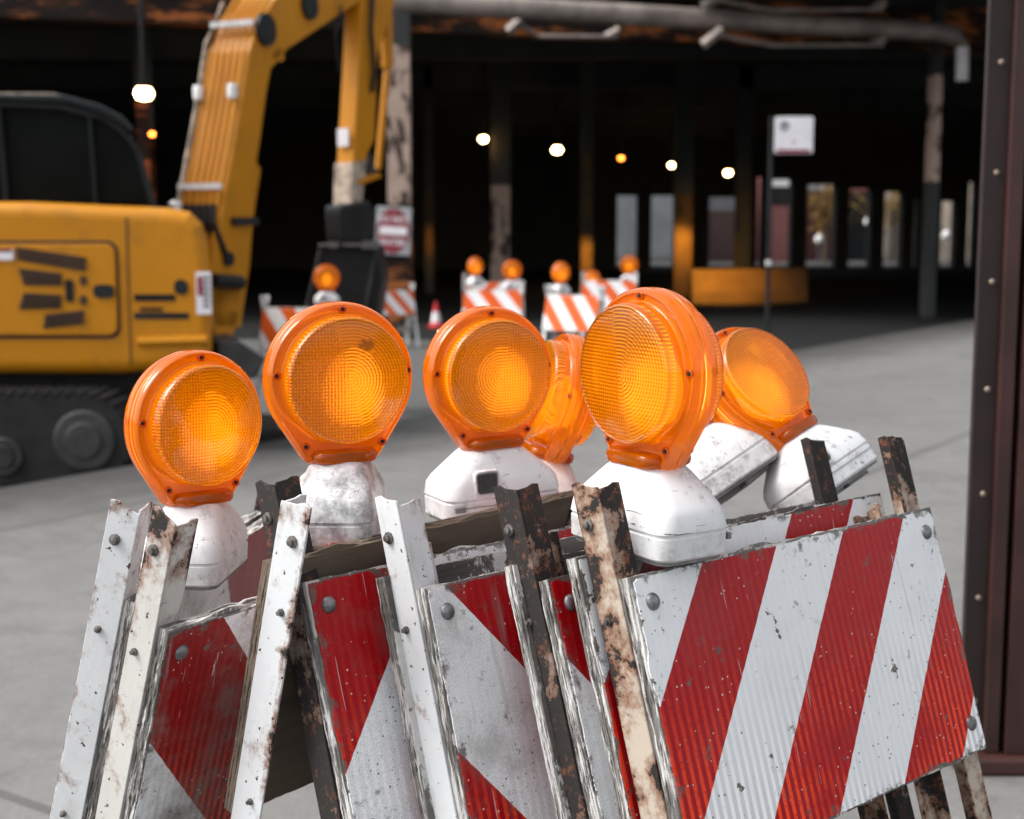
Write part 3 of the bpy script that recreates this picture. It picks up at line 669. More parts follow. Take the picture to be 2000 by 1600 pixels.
lamp("tilted lamp behind the tallest one, only its white case and underside in sight", LP(1262, 752, 250), 40 + 180, lean=(-38, -16))
lamp("narrow edge-on amber lamp between the middle and tallest lamps", LP(1098, 768, 236), -74, lean=(14, 0))
for ch in L2.children:
    if ch.name.startswith("battery_case"):
        ch.material_slots[0].link = 'OBJECT'; ch.material_slots[0].material = m_body("greyed_plastic", 1)
    if ch.name.startswith("lens") and not ch.name.startswith("lens_flange"):
        ch.material_slots[0].link = 'OBJECT'; ch.material_slots[0].material = m_amber("scorched_dome", True, scorch=(-0.022, 0.045))

# ------------------------------------------------------------------ ground
K = rad(34.1); CD = Vector((math.sin(K), math.cos(K), 0)); CN = Vector((math.cos(K), -math.sin(K), 0))
C0 = G(0, 953, 0.0)
def curb(t, off=0.0, z=0.0): p = C0 + CD * t + CN * off; return Vector((p.x, p.y, z))
bm = BM()
a, b = curb(-60, 0.15), curb(70, 0.15); bm.faces.new([bm.verts.new(p) for p in (a, Vector((70, -50, 0)) , Vector((90, 30, 0)), b)])
bmesh.ops.recalc_face_normals(bm, faces=bm.faces[:])
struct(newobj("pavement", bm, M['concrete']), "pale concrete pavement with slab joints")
bm = BM(); prism(bm, [curb(-60, 0, -0.3), curb(-60, 0.15, -0.3), curb(-60, 0.15, 0.001), curb(-60, 0.02, 0.001), curb(-60, 0, -0.02)], CD * 130)
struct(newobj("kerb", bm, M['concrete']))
bm = BM(); bm.faces.new([bm.verts.new(p) for p in ((-250, -60, -0.154), (250, -60, -0.154), (250, 350, -0.154), (-250, 350, -0.154))])
struct(newobj("ground", bm, M['road']), "worn grey asphalt street")
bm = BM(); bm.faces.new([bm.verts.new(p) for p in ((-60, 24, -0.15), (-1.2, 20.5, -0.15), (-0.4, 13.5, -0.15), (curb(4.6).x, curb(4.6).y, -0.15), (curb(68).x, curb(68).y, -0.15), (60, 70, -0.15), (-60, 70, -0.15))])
struct(newobj("road", bm, M['darkroad']), "dark asphalt under the elevated railway")  # shade of the deck is painted into this asphalt's colour
bm = BM(); rnd = random.Random(5); pts = []
for k in range(60):
    a_ = k * math.pi / 30; rr_ = 1 + 0.10 * noise.noise(Vector((math.cos(a_) * 2, math.sin(a_) * 2, 4)))
    pts.append((-5.4 + 4.7 * rr_ * math.cos(a_), 10.0 + 2.9 * rr_ * math.sin(a_), -0.145))
pts = [p for p in pts if (Vector((p[0], p[1], 0)) - C0).dot(CN) < -0.05]
bm.faces.new([bm.verts.new(p) for p in pts]); struct(newobj("mud", bm, M['mud']), "wet black mud around the digger's tracks")  # flat dark sheet in place of the digger's own shade

# ------------------------------------------------------------------ brown riveted post at the right edge
post = empty("steel_post", "dark brown riveted steel post filling the right edge of the picture", "post", (1.189, 3.56, 0))
def pbox(name, x0, x1, y0, y1, z0, z1, mat, bev=0.002):
    bm = BM(); box(bm, (x0, y0, z0), (x1, y1, z1)); return newobj(name, bm, mat, post, bevel=bev)
pbox("flange_plate", -0.012, 0.046, 0.0, 0.022, 0.05, 7, M['brown'])
pbox("web", 0.046, 0.083, -0.022, 0.05, 0.05, 7, M['brown2'])
pbox("web", 0.0832, 0.098, 0.02, 0.05, 0.05, 7, M['brown'])
pbox("web", 0.0984, 0.16, -0.03, 0.05, 0.05, 7, M['brown2'])
pbox("web", 0.1602, 0.5, 0.01, 0.05, 0.05, 7, M['brown'])
pbox("base_shoe", -0.03, 0.6, -0.06, 0.36, 0.0, 0.048, M['brown2'], 0.01)
for py in (122, 338, 551, 761, 965, 1168, 1370):
    z = W(1925, py, 3.56).z
    bm = BM(); lathe(bm, [(0.0085, 0.0), (0.008, -0.003), (0.005, -0.006), (0.001, -0.007)], 'Y', 12, (0.022, 0, z)); newobj("rivet", bm, M['rivet'], post, smooth=True)
for py in range(-2, 5):
    pass

# ------------------------------------------------------------------ elevated railway behind
rail = empty("elevated_railway", "dark elevated railway deck with rusty edge girder and pipe above the street", "railway bridge", (0, 24, -0.15))
def wobj(name, bm, mat, parent, **k):
    o = newobj(name, bm, mat, None, **k); o.parent = parent; o.matrix_parent_inverse = parent.matrix_world.inverted(); return o
bpy.context.view_layer.update()
DECK = [Vector(p) for p in ((-60, 22, 5.6), (-6, 24.3, 5.6), (2.2, 25.5, 5.6), (3.6, 19, 5.6), (60, 19, 5.6), (60, 63, 5.6), (-60, 63, 5.6))]  # right part brought nearer out of view, added to shade the pavement
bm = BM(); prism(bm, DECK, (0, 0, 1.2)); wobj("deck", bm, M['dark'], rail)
bm = BM()
g0, g1 = W(-60, 30, 24.0), W(2050, 105, 27.5)
d = (g1 - g0).normalized(); nn = Vector((-d.y, d.x, 0)).normalized()
prism(bm, [g0, g0 + Vector((0, 0, 1.3)), g0 + Vector((0, 0, 1.3)) + nn * 0.4, g0 + nn * 0.4], (g1 - g0) + Vector((8, 1, 0)) * 0)
wobj("edge_girder", bm, M['rustbeam'], rail)
bm = BM()
p0, p1, p2, p3 = W(700, -2, 22.0), W(1300, 33, 23.6), W(1835, 62, 25.0), W(1878, 90, 25.2)
tube(bm, [p0, p1, p2, W(1862, 68, 25.1), p3, W(1880, 155, 25.2)], [0.165, 0.17, 0.16, 0.16, 0.12, 0.10], 14)
wobj("drain_pipe", bm, M['pipe'], rail, smooth=True)
bm = BM(); tube(bm, [W(1880, 92, 25.0), W(1879, 158, 25.0)], 0.11, 12); wobj("pipe_outlet", bm, M['signwhite'], rail, smooth=True)
for (xa, ya, xb, yb, xc, yc) in ((992, 62, 1018, 38, 1205, 72), (1372, 88, 1410, 58, 1725, 88), (1372, 14, 1410, -10, 1725, 18)):
    bm = BM(); tube(bm, [W(xa, ya, 23.5), W(xb, yb, 23.5)], 0.09, 6); tube(bm, [W(xb, yb + 12, 23.5), W((xb + xc) / 2 - 60, (yb + yc) / 2 + 16, 23.8), W(xc, yc, 24.2)], 0.035, 6)
    tube(bm, [W(xc - 22, yc, 24.2), W(xc + 4, yc - 14, 24.2)], 0.07, 6); wobj("pipe_hanger", bm, M['pipe'], rail)
for y in (30, 36, 42, 48, 54):
    bm = BM(); box(bm, (-30, y, 5.0), (40, y + 0.35, 5.59)); wobj("cross_beam", bm, M['dark'], rail)

def column(label, px, ytop, ybot, Y, wpx, mat, low=None, ysplit=None):
    z0 = -0.15; zt = 5.55
    x = W(px, 455, Y).x; hw = wpx / 2 * Y / F_PX
    r = empty("steel_column", label, "column", (x, Y, z0), group="columns of the elevated railway"); bpy.context.view_layer.update()
    bm = BM(); zs = W(px, ytop, Y).z - z0
    zl = W(px, ysplit, Y).z - z0 if ysplit else 0
    if ysplit:
        box(bm, (-hw, 0, zl), (hw, 0.03, zs)); box(bm, (-hw, 0.35, zl), (hw, 0.38, zs)); box(bm, (-0.02, 0.0305, zl), (0.02, 0.3495, zs)); newobj("shaft", bm, mat, r)
        bm = BM(); box(bm, (-hw * 1.1, -0.01, 0), (hw * 1.1, 0.39, zl - 0.001)); newobj("plinth", bm, low or M['dark'], r)
    else:
        box(bm, (-hw, 0, 0), (hw, 0.03, zs)); box(bm, (-hw, 0.35, 0), (hw, 0.38, zs)); box(bm, (-0.02, 0.0305, 0), (0.02, 0.3495, zs)); newobj("shaft", bm, mat, r)
    bm = BM(); box(bm, (-hw * 1.05, 0, zs + 0.001), (hw * 1.05, 0.38, zt - z0)); newobj("head", bm, M['dark'], r)
    return r
column("column of peeling cream paint just right of the digger arm, carrying the round red sign", 780, 88, 600, 24.6, 44, M['peel'], M['rustbeam'], 400)
column("faded tan column left of the two grey shutters, behind the barricades", 978, 362, 600, 33, 36, M['peel'], M['peel'], 515)
column("tall slim column standing right of the white street sign, tan above and black below", 1822, 145, 600, 26, 17, M['peel'], M['dark'], 355)
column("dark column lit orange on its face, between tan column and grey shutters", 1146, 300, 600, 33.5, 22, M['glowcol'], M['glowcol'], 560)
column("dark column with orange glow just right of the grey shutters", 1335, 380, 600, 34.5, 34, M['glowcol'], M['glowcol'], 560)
column("dark slender column left of the white street sign's post", 1452, 300, 600, 36, 28, M['dark'])
column("dark column behind the digger's cab, under the big lamp", 285, 200, 600, 27, 24, M['rustbeam'])
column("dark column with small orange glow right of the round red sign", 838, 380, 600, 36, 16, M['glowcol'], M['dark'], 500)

# low concrete barrier lit yellow
br = G(1500, 590, -0.15)
bm = BM(); Yb = 31.0
xa, xb = W(1352, 550, Yb).x, W(1600, 550, Yb).x; zt = W(1400, 527, Yb).z
prism(bm, [Vector((xa, Yb, -0.15)), Vector((xa, Yb, 0.1)), Vector((xa, Yb + 0.15, zt)), Vector((xa, Yb + 0.35, zt)), Vector((xa, Yb + 0.5, 0.1)), Vector((xa, Yb + 0.5, -0.15))], (xb - xa, 1.2, 0))
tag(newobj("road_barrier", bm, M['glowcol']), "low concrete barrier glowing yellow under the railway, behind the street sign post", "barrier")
def pl(name, loc, e, c=(1, 0.45, 0.10), r=0.08):
    l = bpy.data.lights.new(name, 'POINT'); l.energy = e; l.color = c; l.shadow_soft_size = r
    o = bpy.data.objects.new(name, l); COL.objects.link(o); return o, loc
def bulkhead(label, px, py, Y, s, warm=True, e=60, big=1.0):
    p = W(px, py, Y)
    r = empty("bulkhead_lamp", label, "lamp", p, group="lit lamps under the railway")
    bm = BM(); lathe(bm, [(0.02, -s * 0.7), (s * 0.75, -s * 0.5), (s, 0), (s * 0.75, s * 0.55), (0.02, s * 0.7)], 'Z', 16)
    newobj("globe", bm, M['lampglow'] if warm else M['lamporange'], r, smooth=True)
    bm = BM(); lathe(bm, [(s * 0.9, s * 0.56), (s * 0.9, s * 0.8), (0.04, s * 0.95), (0.04, 5.5 - p.z)], 'Z', 10); newobj("bracket", bm, M['black'], r)
    o, _ = pl("glow", p, e, (1, 0.50, 0.15) if warm else (1, 0.25, 0.03)); o.parent = r; o.location = (0, -s * 1.6, -0.2)
    return r
bulkhead("largest lit lamp, hanging above the digger's cab", 281, 183, 24, 0.150, e=3)
bulkhead("lit lamp nearest the peeling column, highest of the small row", 944, 272, 33, 0.09, e=3)
bulkhead("second lit lamp in the row under the railway, counted from the peeling column", 1088, 293, 37, 0.12, e=3)
bulkhead("small deep orange lamp in the middle of the lit row", 1213, 309, 41, 0.07, False, e=3)
bulkhead("lit lamp second from the right end of the row", 1312, 323, 45, 0.09, e=3)
bulkhead("rightmost lit lamp of the row, left of the white street sign", 1422, 338, 49, 0.12, e=3)
bulkhead("tiny orange lamp glowing beside the digger's cab roof", 297, 262, 26, 0.05, False, e=6)
for nm, px, py, Y, e in (("glow_low", 1440, 512, 30.2, 420), ("glow_column", 1146, 495, 33.1, 70), ("glow_pier", 1335, 470, 34.1, 90), ("glow_small", 838, 470, 35.6, 16)):
    l_ = bpy.data.lights.new(nm, 'SPOT'); l_.energy = e; l_.color = (1, 0.42, 0.05); l_.shadow_soft_size = 0.08; l_.spot_size = rad(95); l_.spot_blend = 0.8
    o = bpy.data.objects.new(nm, l_); COL.objects.link(o); o.location = W(px, py - (25 if nm == "glow_low" else 12), Y - 0.35); o.rotation_euler = (rad(66), 0, 0)
    # the fitting that gives this light, a slim wall lamp facing the column
    r = empty("wall_lamp", {"glow_low": "amber lamp fixed low over the yellow lit barrier", "glow_column": "amber lamp lighting the orange column", "glow_pier": "amber lamp lighting the column beside the shutters", "glow_small": "amber lamp lighting the far left column"}[nm], "lamp", W(px, py - (60 if nm == "glow_low" else 45), Y))
    bm = BM(); box(bm, (-0.05, -0.05, 0), (0.05, 0.05, 0.1)); box(bm, (-0.03, -0.03, 0.101), (0.03, 0.03, 0.3)); newobj("housing", bm, M['black'], r)

# far wall with openings onto the bright street
farw = empty("arcade_wall", "black far wall under the railway with tall openings onto a bright street", "wall", (5, 60, -0.15)); bpy.context.view_layer.update()
YW = 60.0
ops = [(1205, 1245), (1272, 1318), (1385, 1441), (1478, 1489), (1500, 1546), (1576, 1632), (1658, 1701), (1727, 1763), (1785, 1796), (1838, 1868), (1890, 1906)]
tops = [382, 382, 385, 345, 350, 360, 368, 375, 388, 393, 355]
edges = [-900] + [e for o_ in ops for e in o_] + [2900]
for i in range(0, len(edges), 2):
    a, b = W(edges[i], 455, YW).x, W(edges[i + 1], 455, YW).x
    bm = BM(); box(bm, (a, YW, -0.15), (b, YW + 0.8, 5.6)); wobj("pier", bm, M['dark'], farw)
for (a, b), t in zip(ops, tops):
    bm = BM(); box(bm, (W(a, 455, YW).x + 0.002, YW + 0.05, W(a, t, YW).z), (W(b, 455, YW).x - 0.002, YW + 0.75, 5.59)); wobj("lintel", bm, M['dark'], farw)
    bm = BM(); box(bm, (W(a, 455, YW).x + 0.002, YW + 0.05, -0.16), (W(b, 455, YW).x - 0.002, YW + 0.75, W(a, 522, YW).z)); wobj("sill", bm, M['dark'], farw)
for sx, nm in ((-34, "left"), (44, "right")):  # walls added out of view to keep light from the interior
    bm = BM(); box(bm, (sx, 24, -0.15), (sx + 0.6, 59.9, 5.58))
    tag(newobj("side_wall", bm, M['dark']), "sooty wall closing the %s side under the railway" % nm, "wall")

# bright street beyond
def bld(name, label, px0, px1, Y, h, mat, wins=None):
    x0, x1 = W(px0, 455, Y).x, W(px1, 455, Y).x
    r = empty(name, label, "building", ((x0 + x1) / 2, Y, -0.15)); hw = (x1 - x0) / 2
    bm = BM(); box(bm, (-hw, 0, 0), (hw, 8, h)); newobj("wall", bm, mat, r)
    bm = BM(); box(bm, (-hw - 0.1, -0.15, h), (hw + 0.1, 8.1, h + 0.3)); newobj("cornice", bm, M['cream'], r)
    for (a, b, t, bo, mm) in (wins or []):
        bm = BM(); box(bm, (W(a, 455, Y).x - (x0 + x1) / 2, -0.05, W(a, bo, Y).z + 0.15), (W(b, 455, Y).x - (x0 + x1) / 2, 0.02, W(a, t, Y).z + 0.15)); newobj("window" if mm == 'plate' else "sign_band", bm, M[mm], r)
    return r
def shutters(r, px0, px1, Y, n):
    pass
b = bld("shop_building", "grey shuttered building beyond the two left openings", 1150, 1350, 74, 7, M['greybld'])
for k in range(26):
    pass
bm = BM()
for k in range(22): box(bm, (-2.6, -0.09, 0.3 + k * 0.16), (2.6, -0.01, 0.3 + k * 0.16 + 0.12))
newobj("roller_shutter", bm, M['greybld'], b)
bld("brick_building", "dim mauve brick building beyond the middle opening", 1352, 1480, 78, 7, M['brick2'], [(1380, 1445, 380, 412, 'greybld')])
bld("brick_building", "pink brick building with dark sign board beyond the street sign post", 1484, 1562, 76, 7, M['brick'], [(1495, 1550, 350, 364, 'white'), (1505, 1550, 366, 400, 'plate')])
bld("brick_building", "red brick building behind the autumn tree", 1564, 1640, 82, 5, M['brick'], [(1570, 1622, 358, 372, 'white')])
bld("office_building", "dark glazed building with pink band beyond the narrow opening", 1642, 1716, 80, 7, M['plate'], [(1655, 1705, 364, 376, 'brick')])
bld("stucco_building", "cream building beyond the rightmost wide opening", 1800, 1925, 80, 8, M['cream'])
def tree(label, px, Y, h, cr, seed):
    p = W(px, 455, Y); r = empty("street_tree", label, "tree", (p.x, Y, -0.15)); rnd = random.Random(seed)
    bm = BM(); tube(bm, [(0, 0, 0), (0.05, 0, h * 0.35), (0.1, 0, h * 0.6)], [0.14, 0.1, 0.05], 7)
    for k in range(5):
        a = rnd.uniform(0, 6.3); tube(bm, [(0.05, 0, h * 0.35 + k * 0.2), (cr * 0.6 * math.cos(a), cr * 0.6 * math.sin(a), h * 0.55 + k * 0.35)], [0.05, 0.015], 5)
    newobj("trunk", bm, M['bark'], r)
    bm = BM()
    for k in range(1500):
        c = Vector((rnd.gauss(0, 0.42), rnd.gauss(0, 0.42), rnd.gauss(0, 0.38)))
        if noise.noise(c * 2.2 + Vector((seed, 0, 0))) < -0.08: continue
        c = Vector((c.x * cr, c.y * cr, h * 0.62 + c.z * cr * 1.1)); s = rnd.uniform(0.06, 0.13)
        q = Matrix.Rotation(rnd.uniform(0, 6), 3, Vector((rnd.random(), rnd.random(), rnd.random() + .01)).normalized())
        bm.faces.new([bm.verts.new(c + q @ Vector(v)) for v in ((-s, 0, 0), (0, s * .6, 0), (s, 0, 0), (0, -s * .6, 0))])
    newobj("crown", bm, M['leaf'], r)
tree("small autumn tree in front of the red brick building", 1612, 72, 4.6, 1.5, 3)
tree("golden leaved tree seen through the opening right of the dark building", 1742, 74, 5.2, 1.6, 8)
tree("second golden tree half hidden behind the tall slim column", 1790, 77, 5.0, 1.4, 12)
def pedest(label, px, py, Y):
    p = W(px, 455, Y); r = empty("bollard_light", label, "street lamp", (p.x, Y, -0.15)); t = W(px, py, Y).z + 0.15
    bm = BM(); lathe(bm, [(0.06, 0), (0.05, t - 0.25)], 'Z', 8); newobj("post", bm, M['steel'], r)
    bm = BM(); lathe(bm, [(0.05, t - 0.249), (0.2, t - 0.1), (0.2, t + 0.1), (0.05, t + 0.25)], 'Z', 12); newobj("globe", bm, M['white'], r, smooth=True)
pedest("white globe lamp seen in the dark narrow opening", 1695, 433, 70)
pedest("white globe lamp in front of the cream building", 1848, 460, 70)
pedest("white globe lamp in front of the autumn tree", 1600, 468, 70)

# ------------------------------------------------------------------ signs, cone
def text(body, size, loc, parent, mat, name="lettering", ext=0.002):
    cu = bpy.data.curves.new(name, 'FONT'); cu.body = body; cu.size = size; cu.align_x = 'CENTER'; cu.align_y = 'CENTER'; cu.extrude = ext; cu.offset = size * 0.012
    cu.materials.append(mat); tmp = bpy.data.objects.new("tmp", cu); me = bpy.data.meshes.new_from_object(tmp); bpy.data.objects.remove(tmp)
    o = bpy.data.objects.new(name, me); COL.objects.link(o); o.parent = parent
    o.matrix_local = Matrix.Translation(loc) @ Matrix.Rotation(rad(90), 4, 'X'); return o
p = W(768, 451, 24.3); s = 0.31
sg = empty("no_entry_sign", "square white sign with dark red disc reading DO NOT ENTER on the peeling column", "sign", p)
sg.rotation_euler = (0, rad(3), rad(-10))
bm = BM(); box(bm, (-s, 0, -s * 1.32), (s, 0.01, s * 1.32)); plate = newobj("plate", bm, M['greybld'], sg, bevel=0.004)
bm = BM(); lathe(bm, [(s * 0.93, -0.004), (s * 0.93, -0.001)], 'Y', 40); dd = newobj("disc", bm, M['signred'], sg)
for v in dd.data.vertices: v.co.z *= 1.34
bm = BM(); box(bm, (-s * 0.78, -0.008, -0.07), (s * 0.78, -0.005, 0.07)); newobj("bar", bm, M['signwhite'], sg)
text("DO NOT", 0.15, (0, -0.008, 0.19), sg, M['signwhite']); text("ENTER", 0.15, (0, -0.008, -0.20), sg, M['signwhite'])
bm = BM(); lathe(bm, [(0.012, -0.01), (0.012, -0.002)], 'Y', 8, (0, 0, 0.34)); newobj("bolt", bm, M['signwhite'], sg)

p = G(1497, 684, 0.0)
sg = empty("street_sign", "white square parking sign with small round symbol on a thin black post", "sign", p); Y = p.y
H = W(1497, 228, Y).z
bm = BM(); lathe(bm, [(0.028, 0.12), (0.028, H)], 'Z', 10); newobj("post", bm, M['black'], sg)
bm = BM(); lathe(bm, [(0.11, 0.0), (0.10, 0.03), (0.05, 0.06), (0.04, 0.119)], 'Z', 14); newobj("base", bm, M['chrome'], sg)
bm = BM(); lathe(bm, [(0.034, 0), (0.034, 0.06)], 'Z', 10, (0, 0, W(1497, 518, Y).z)); newobj("clamp", bm, M['chrome'], sg)
x0 = 0.03; sw = 74 * Y / F_PX; zt, zb = W(1500, 228, Y).z, W(1500, 300, Y).z
bm = BM(); loft(bm, [[Vector((x0 + sw / 2 + v.x, y_, (zt + zb) / 2 + v.y)) for v in rrect(sw / 2, (zt - zb) / 2, 0.03, 0)] for y_ in (-0.04, -0.035)]); newobj("plate", bm, M['signwhite'], sg)
bm = BM(); box(bm, (x0 + 0.03, -0.043, zb + 0.008), (x0 + sw - 0.03, -0.0405, zb + 0.045)); newobj("red_band", bm, M['signred'], sg)
for rr, cx, cz in ((0.055, x0 + 0.115, zt - 0.115), (0.022, x0 + sw * 0.5, zt - 0.30)):
    bm = BM()
    n = 20
    for i in range(n):
        a, b_ = i * 2 * math.pi / n, (i + 1) * 2 * math.pi / n
        prism(bm, [Vector((cx + math.cos(a) * rr, -0.043, cz + math.sin(a) * rr)), Vector((cx + math.cos(b_) * rr, -0.043, cz + math.sin(b_) * rr)), Vector((cx + math.cos(b_) * rr * .72, -0.043, cz + math.sin(b_) * rr * .72)), Vector((cx + math.cos(a) * rr * .72, -0.043, cz + math.sin(a) * rr * .72))], (0, 0.002, 0))
    newobj("round_symbol", bm, M['signred'] if rr < 0.03 else M['black'], sg)
text("P", 0.085, (x0 + 0.115, -0.043, zt - 0.115), sg, M['black'])

p = G(852, 640, -0.15)
cn = empty("traffic_cone", "small red and white traffic cone on the road behind the middle lamps", "cone", p)
bm = BM(); h = W(852, 590, p.y).z + 0.15; box(bm, (-0.14, -0.14, 0), (0.14, 0.14, 0.03)); newobj("base", bm, M['conered'], cn)
bm = BM(); lathe(bm, [(0.11, 0.031), (0.085, 0.09)], 'Z', 16); newobj("lower_collar", bm, M['conered'], cn)
bm = BM(); lathe(bm, [(0.085, 0.0905), (0.05, h * 0.62)], 'Z', 16); newobj("white_sleeve", bm, M['white'], cn)
bm = BM(); lathe(bm, [(0.05, h * 0.621), (0.022, h)], 'Z', 16); newobj("tip", bm, M['conered'], cn)

# ------------------------------------------------------------------ small barricades on the road
def far_barricade(label, px, Y, phi, sheet, sheet2=None, top=0.83, spread=13):
    """px: picture column of the near-left top corner"""
    x = W(px, 540, Y).x; P = Vector((x, Y, top))
    root = empty("road_barricade", label, "barricade", (x, Y, -0.15), group="orange and white barricades set out on the road"); bpy.context.view_layer.update()
    L = (top + 0.15) / math.cos(rad(spread))
    build_leaf(root, rel(root, leaf_matrix(P, phi, spread)), sheet, M['ply'], M['white'], M['white'], 200 + px, detail=False, top=0.10, length=L)
    build_leaf(root, rel(root, leaf_matrix(P - NV(phi) * 0.05, phi, -spread)), sheet2 or sheet, M['ply'], M['white'], M['white'], 300 + px, detail=False, flip=True, top=0.10, length=L)
    return root
GR = "small amber lamps on the road barricades"
def far_lamp(label, px, py, Y, yaw): lamp(label, W(px, py, Y), yaw, group=GR)
far_barricade("orange and white barricade nearest on the road, beside the digger's tracks", 512, 10.9, 112, SH_OR)
far_lamp("amber lamp on the barricade beside the digger bucket", 638, 542, 10.95, 15)
far_barricade("end-on barricade with splayed white legs, standing left of the cone", 803, 19.5, 235, SH_OL, top=0.62)
far_barricade("chevron striped barricade nearest behind the middle lamp, under a round lamp", 905, 14.3, 100, SH_OR)
far_barricade("barricade behind the chevron one, only its upper stripes showing", 905, 15.6, 88, SH_OL, top=0.86)
far_lamp("small narrow amber lamp furthest left of the five over the distant barricades", 928, 520, 15.4, 50)
far_lamp("round amber lamp at the right end of the chevron barricade", 1000, 527, 14.4, 10)
far_barricade("barricade with thin diagonal stripes between chevron one and the tallest lamp", 1068, 13.2, 128, SH_OR)
far_lamp("small amber lamp on the thinly striped barricade", 1095, 532, 13.3, 45)
far_barricade("distant barricade directly behind the top of the tallest amber lamp", 1136, 15.6, 97, SH_OR, top=0.88)
far_lamp("half hidden amber lamp sunk behind a barricade board", 1157, 545, 16.1, 30)
far_lamp("small round amber lamp furthest right of those over distant barricades", 1229, 517, 15.8, -10)

# ------------------------------------------------------------------ digger
EX = empty("excavator", "yellow tracked excavator with raised arm standing at the left", "excavator", (-3.2, 9.6, -0.15)); bpy.context.view_layer.update()
def ex(name, bm, mat, parent=None, **k): return wobj(name, bm, mat, EX, **k) if parent is None else wobj2(name, bm, mat, parent, **k)
def wobj2(name, bm, mat, parent, **k):
    o = newobj(name, bm, mat, None, **k); o.parent = parent; o.matrix_parent_inverse = (EX.matrix_world).inverted() if parent.parent == EX else Matrix.Identity(4); return o
YB = 8.9
def pw(pts, Y): return [W(a, b, Y) for a, b in pts]
bm = BM(); prism(bm, pw([(-260, 392), (60, 394), (330, 406), (372, 414), (396, 438), (408, 480), (414, 540), (415, 690), (408, 716), (240, 732), (-260, 732)], YB), (-0.50, 2.1, 0))
house = ex("counterweight_body", bm, M['yellow'], smooth=False, bevel=0.09, seg=5)
# seams, door, trim
bm = BM(); box(bm, (W(246, 455, YB).x, YB - 0.004, W(0, 712, YB).z), (W(249, 455, YB).x, YB + 0.02, W(0, 425, YB).z)); ex("panel_seam", bm, M['vent'])
def rr_px(x0, y0, x1, y1, r, Y, k=0.0):
    a, b = W(x0, y1, Y), W(x1, y0, Y); cx, cz = (a.x + b.x) / 2, (a.z + b.z) / 2
    return [Vector((cx + v.x, Y, cz + v.y)) for v in rrect((b.x - a.x) / 2 + k, (b.z - a.z) / 2 + k, r, 0)]
bm = BM(); prism(bm, rr_px(-220, 470, 230, 662, 0.07, YB - 0.004, 0.0), (0, 0.03, 0)); ex("door_gasket", bm, M['vent'])
bm = BM(); prism(bm, rr_px(-220, 470, 230, 662, 0.06, YB - 0.02, -0.022), (0, 0.03, 0)); door = ex("engine_door", bm, M['yellow'], bevel=0.008)
def exchild(name, bm, mat, parent):
    o = newobj(name, bm, mat, None); o.parent = parent; return o
for pts in ([(30, 482), (168, 503), (166, 530), (34, 508)], [(36, 524), (120, 534), (120, 558), (46, 557)], [(46, 572), (120, 576), (118, 603), (36, 604)], [(88, 614), (164, 606), (162, 633), (84, 642)]):
    bm = BM()
    P = pw(pts, YB - 0.028); prism(bm, P, (0, 0.009, 0))
    exv = exchild("air_vent", bm, M['vent'], door)
    bm = BM(); (x0, y0), (x1, y1), (x2, y2), (x3, y3) = pts
    n = int((x1 - x0) / 7)
    for i in range(n):
        t = (i + 0.5) / n; a = (x0 + (x1 - x0) * t, y0 + (y1 - y0) * t); b = (x3 + (x2 - x3) * t, y3 + (y2 - y3) * t)
        A_, B_ = W(a[0] - 2, a[1] + 2, YB - 0.036), W(b[0] + 3, b[1] - 2, YB - 0.036)
        prism(bm, [A_, A_ + Vector((0.006, 0, 0)), B_ + Vector((0.006, 0, 0)), B_], (0, 0.007, 0))
    exchild("louvres", bm, M['louvre'], exv)
def rrprism(name, x0, y0, x1, y1, r, Y, th, mat, parent):
    bm = BM(); prism(bm, rr_px(x0, y0, x1, y1, r, Y), (0, th, 0)); return exchild(name, bm, mat, parent)
rrprism("door_handle", 182, 556, 222, 582, 0.035, YB - 0.034, 0.013, M['black'], door)
rrprism("handle_slot", 128, 546, 142, 590, 0.018, YB - 0.030, 0.009, M['black'], door)
for cx, cy in ((162, 548), (162, 586)): rrprism("small_vent", cx - 6, cy - 9, cx + 6, cy + 9, 0.012, YB - 0.030, 0.009, M['vent'], door)
rrprism("warning_label", -60, 486, 25, 508, 0.01, YB - 0.030, 0.009, M['signwhite'], door)
rrprism("warning_label", -60, 486, 22, 492, 0.003, YB - 0.033, 0.002, M['signred'], door)
rrprism("fuel_cap", 340, 546, 366, 576, 0.04, YB - 0.012, 0.02, M['black'], house)
rrprism("trim_stripe", 262, 575, 342, 588, 0.006, YB - 0.006, 0.012, M['frame'], house)
rrprism("trim_stripe", 262, 611, 368, 623, 0.006, YB - 0.006, 0.012, M['black'], house)
rrprism("decal", 384, 531, 411, 614, 0.01, YB - 0.004, 0.012, M['signwhite'], house)
rrprism("decal_mark", 386, 540, 395, 578, 0.01, YB - 0.008, 0.003, M['signred'], house)
for k in range(6): rrprism("decal_mark", 397, 540 + k * 11, 408, 545 + k * 11, 0.002, YB - 0.008, 0.003, M['black'], house)
for k in range(5): rrprism("decal_mark", 274 + k * 9, 600, 280 + k * 9, 608, 0.003, YB - 0.006, 0.008, M['frame'], house)
bm = BM(); tube(bm, [W(270, 668, YB), W(405, 664, YB)], 0.03, 8); ex("side_rib", bm, M['yellow'], smooth=True)
bm = BM(); lathe(bm, [(0.05, 0), (0.05, 0.05), (0.03, 0.07)], 'Z', 12, W(343, 412, YB + 0.9)); ex("filler_cap", bm, M['chrome'])
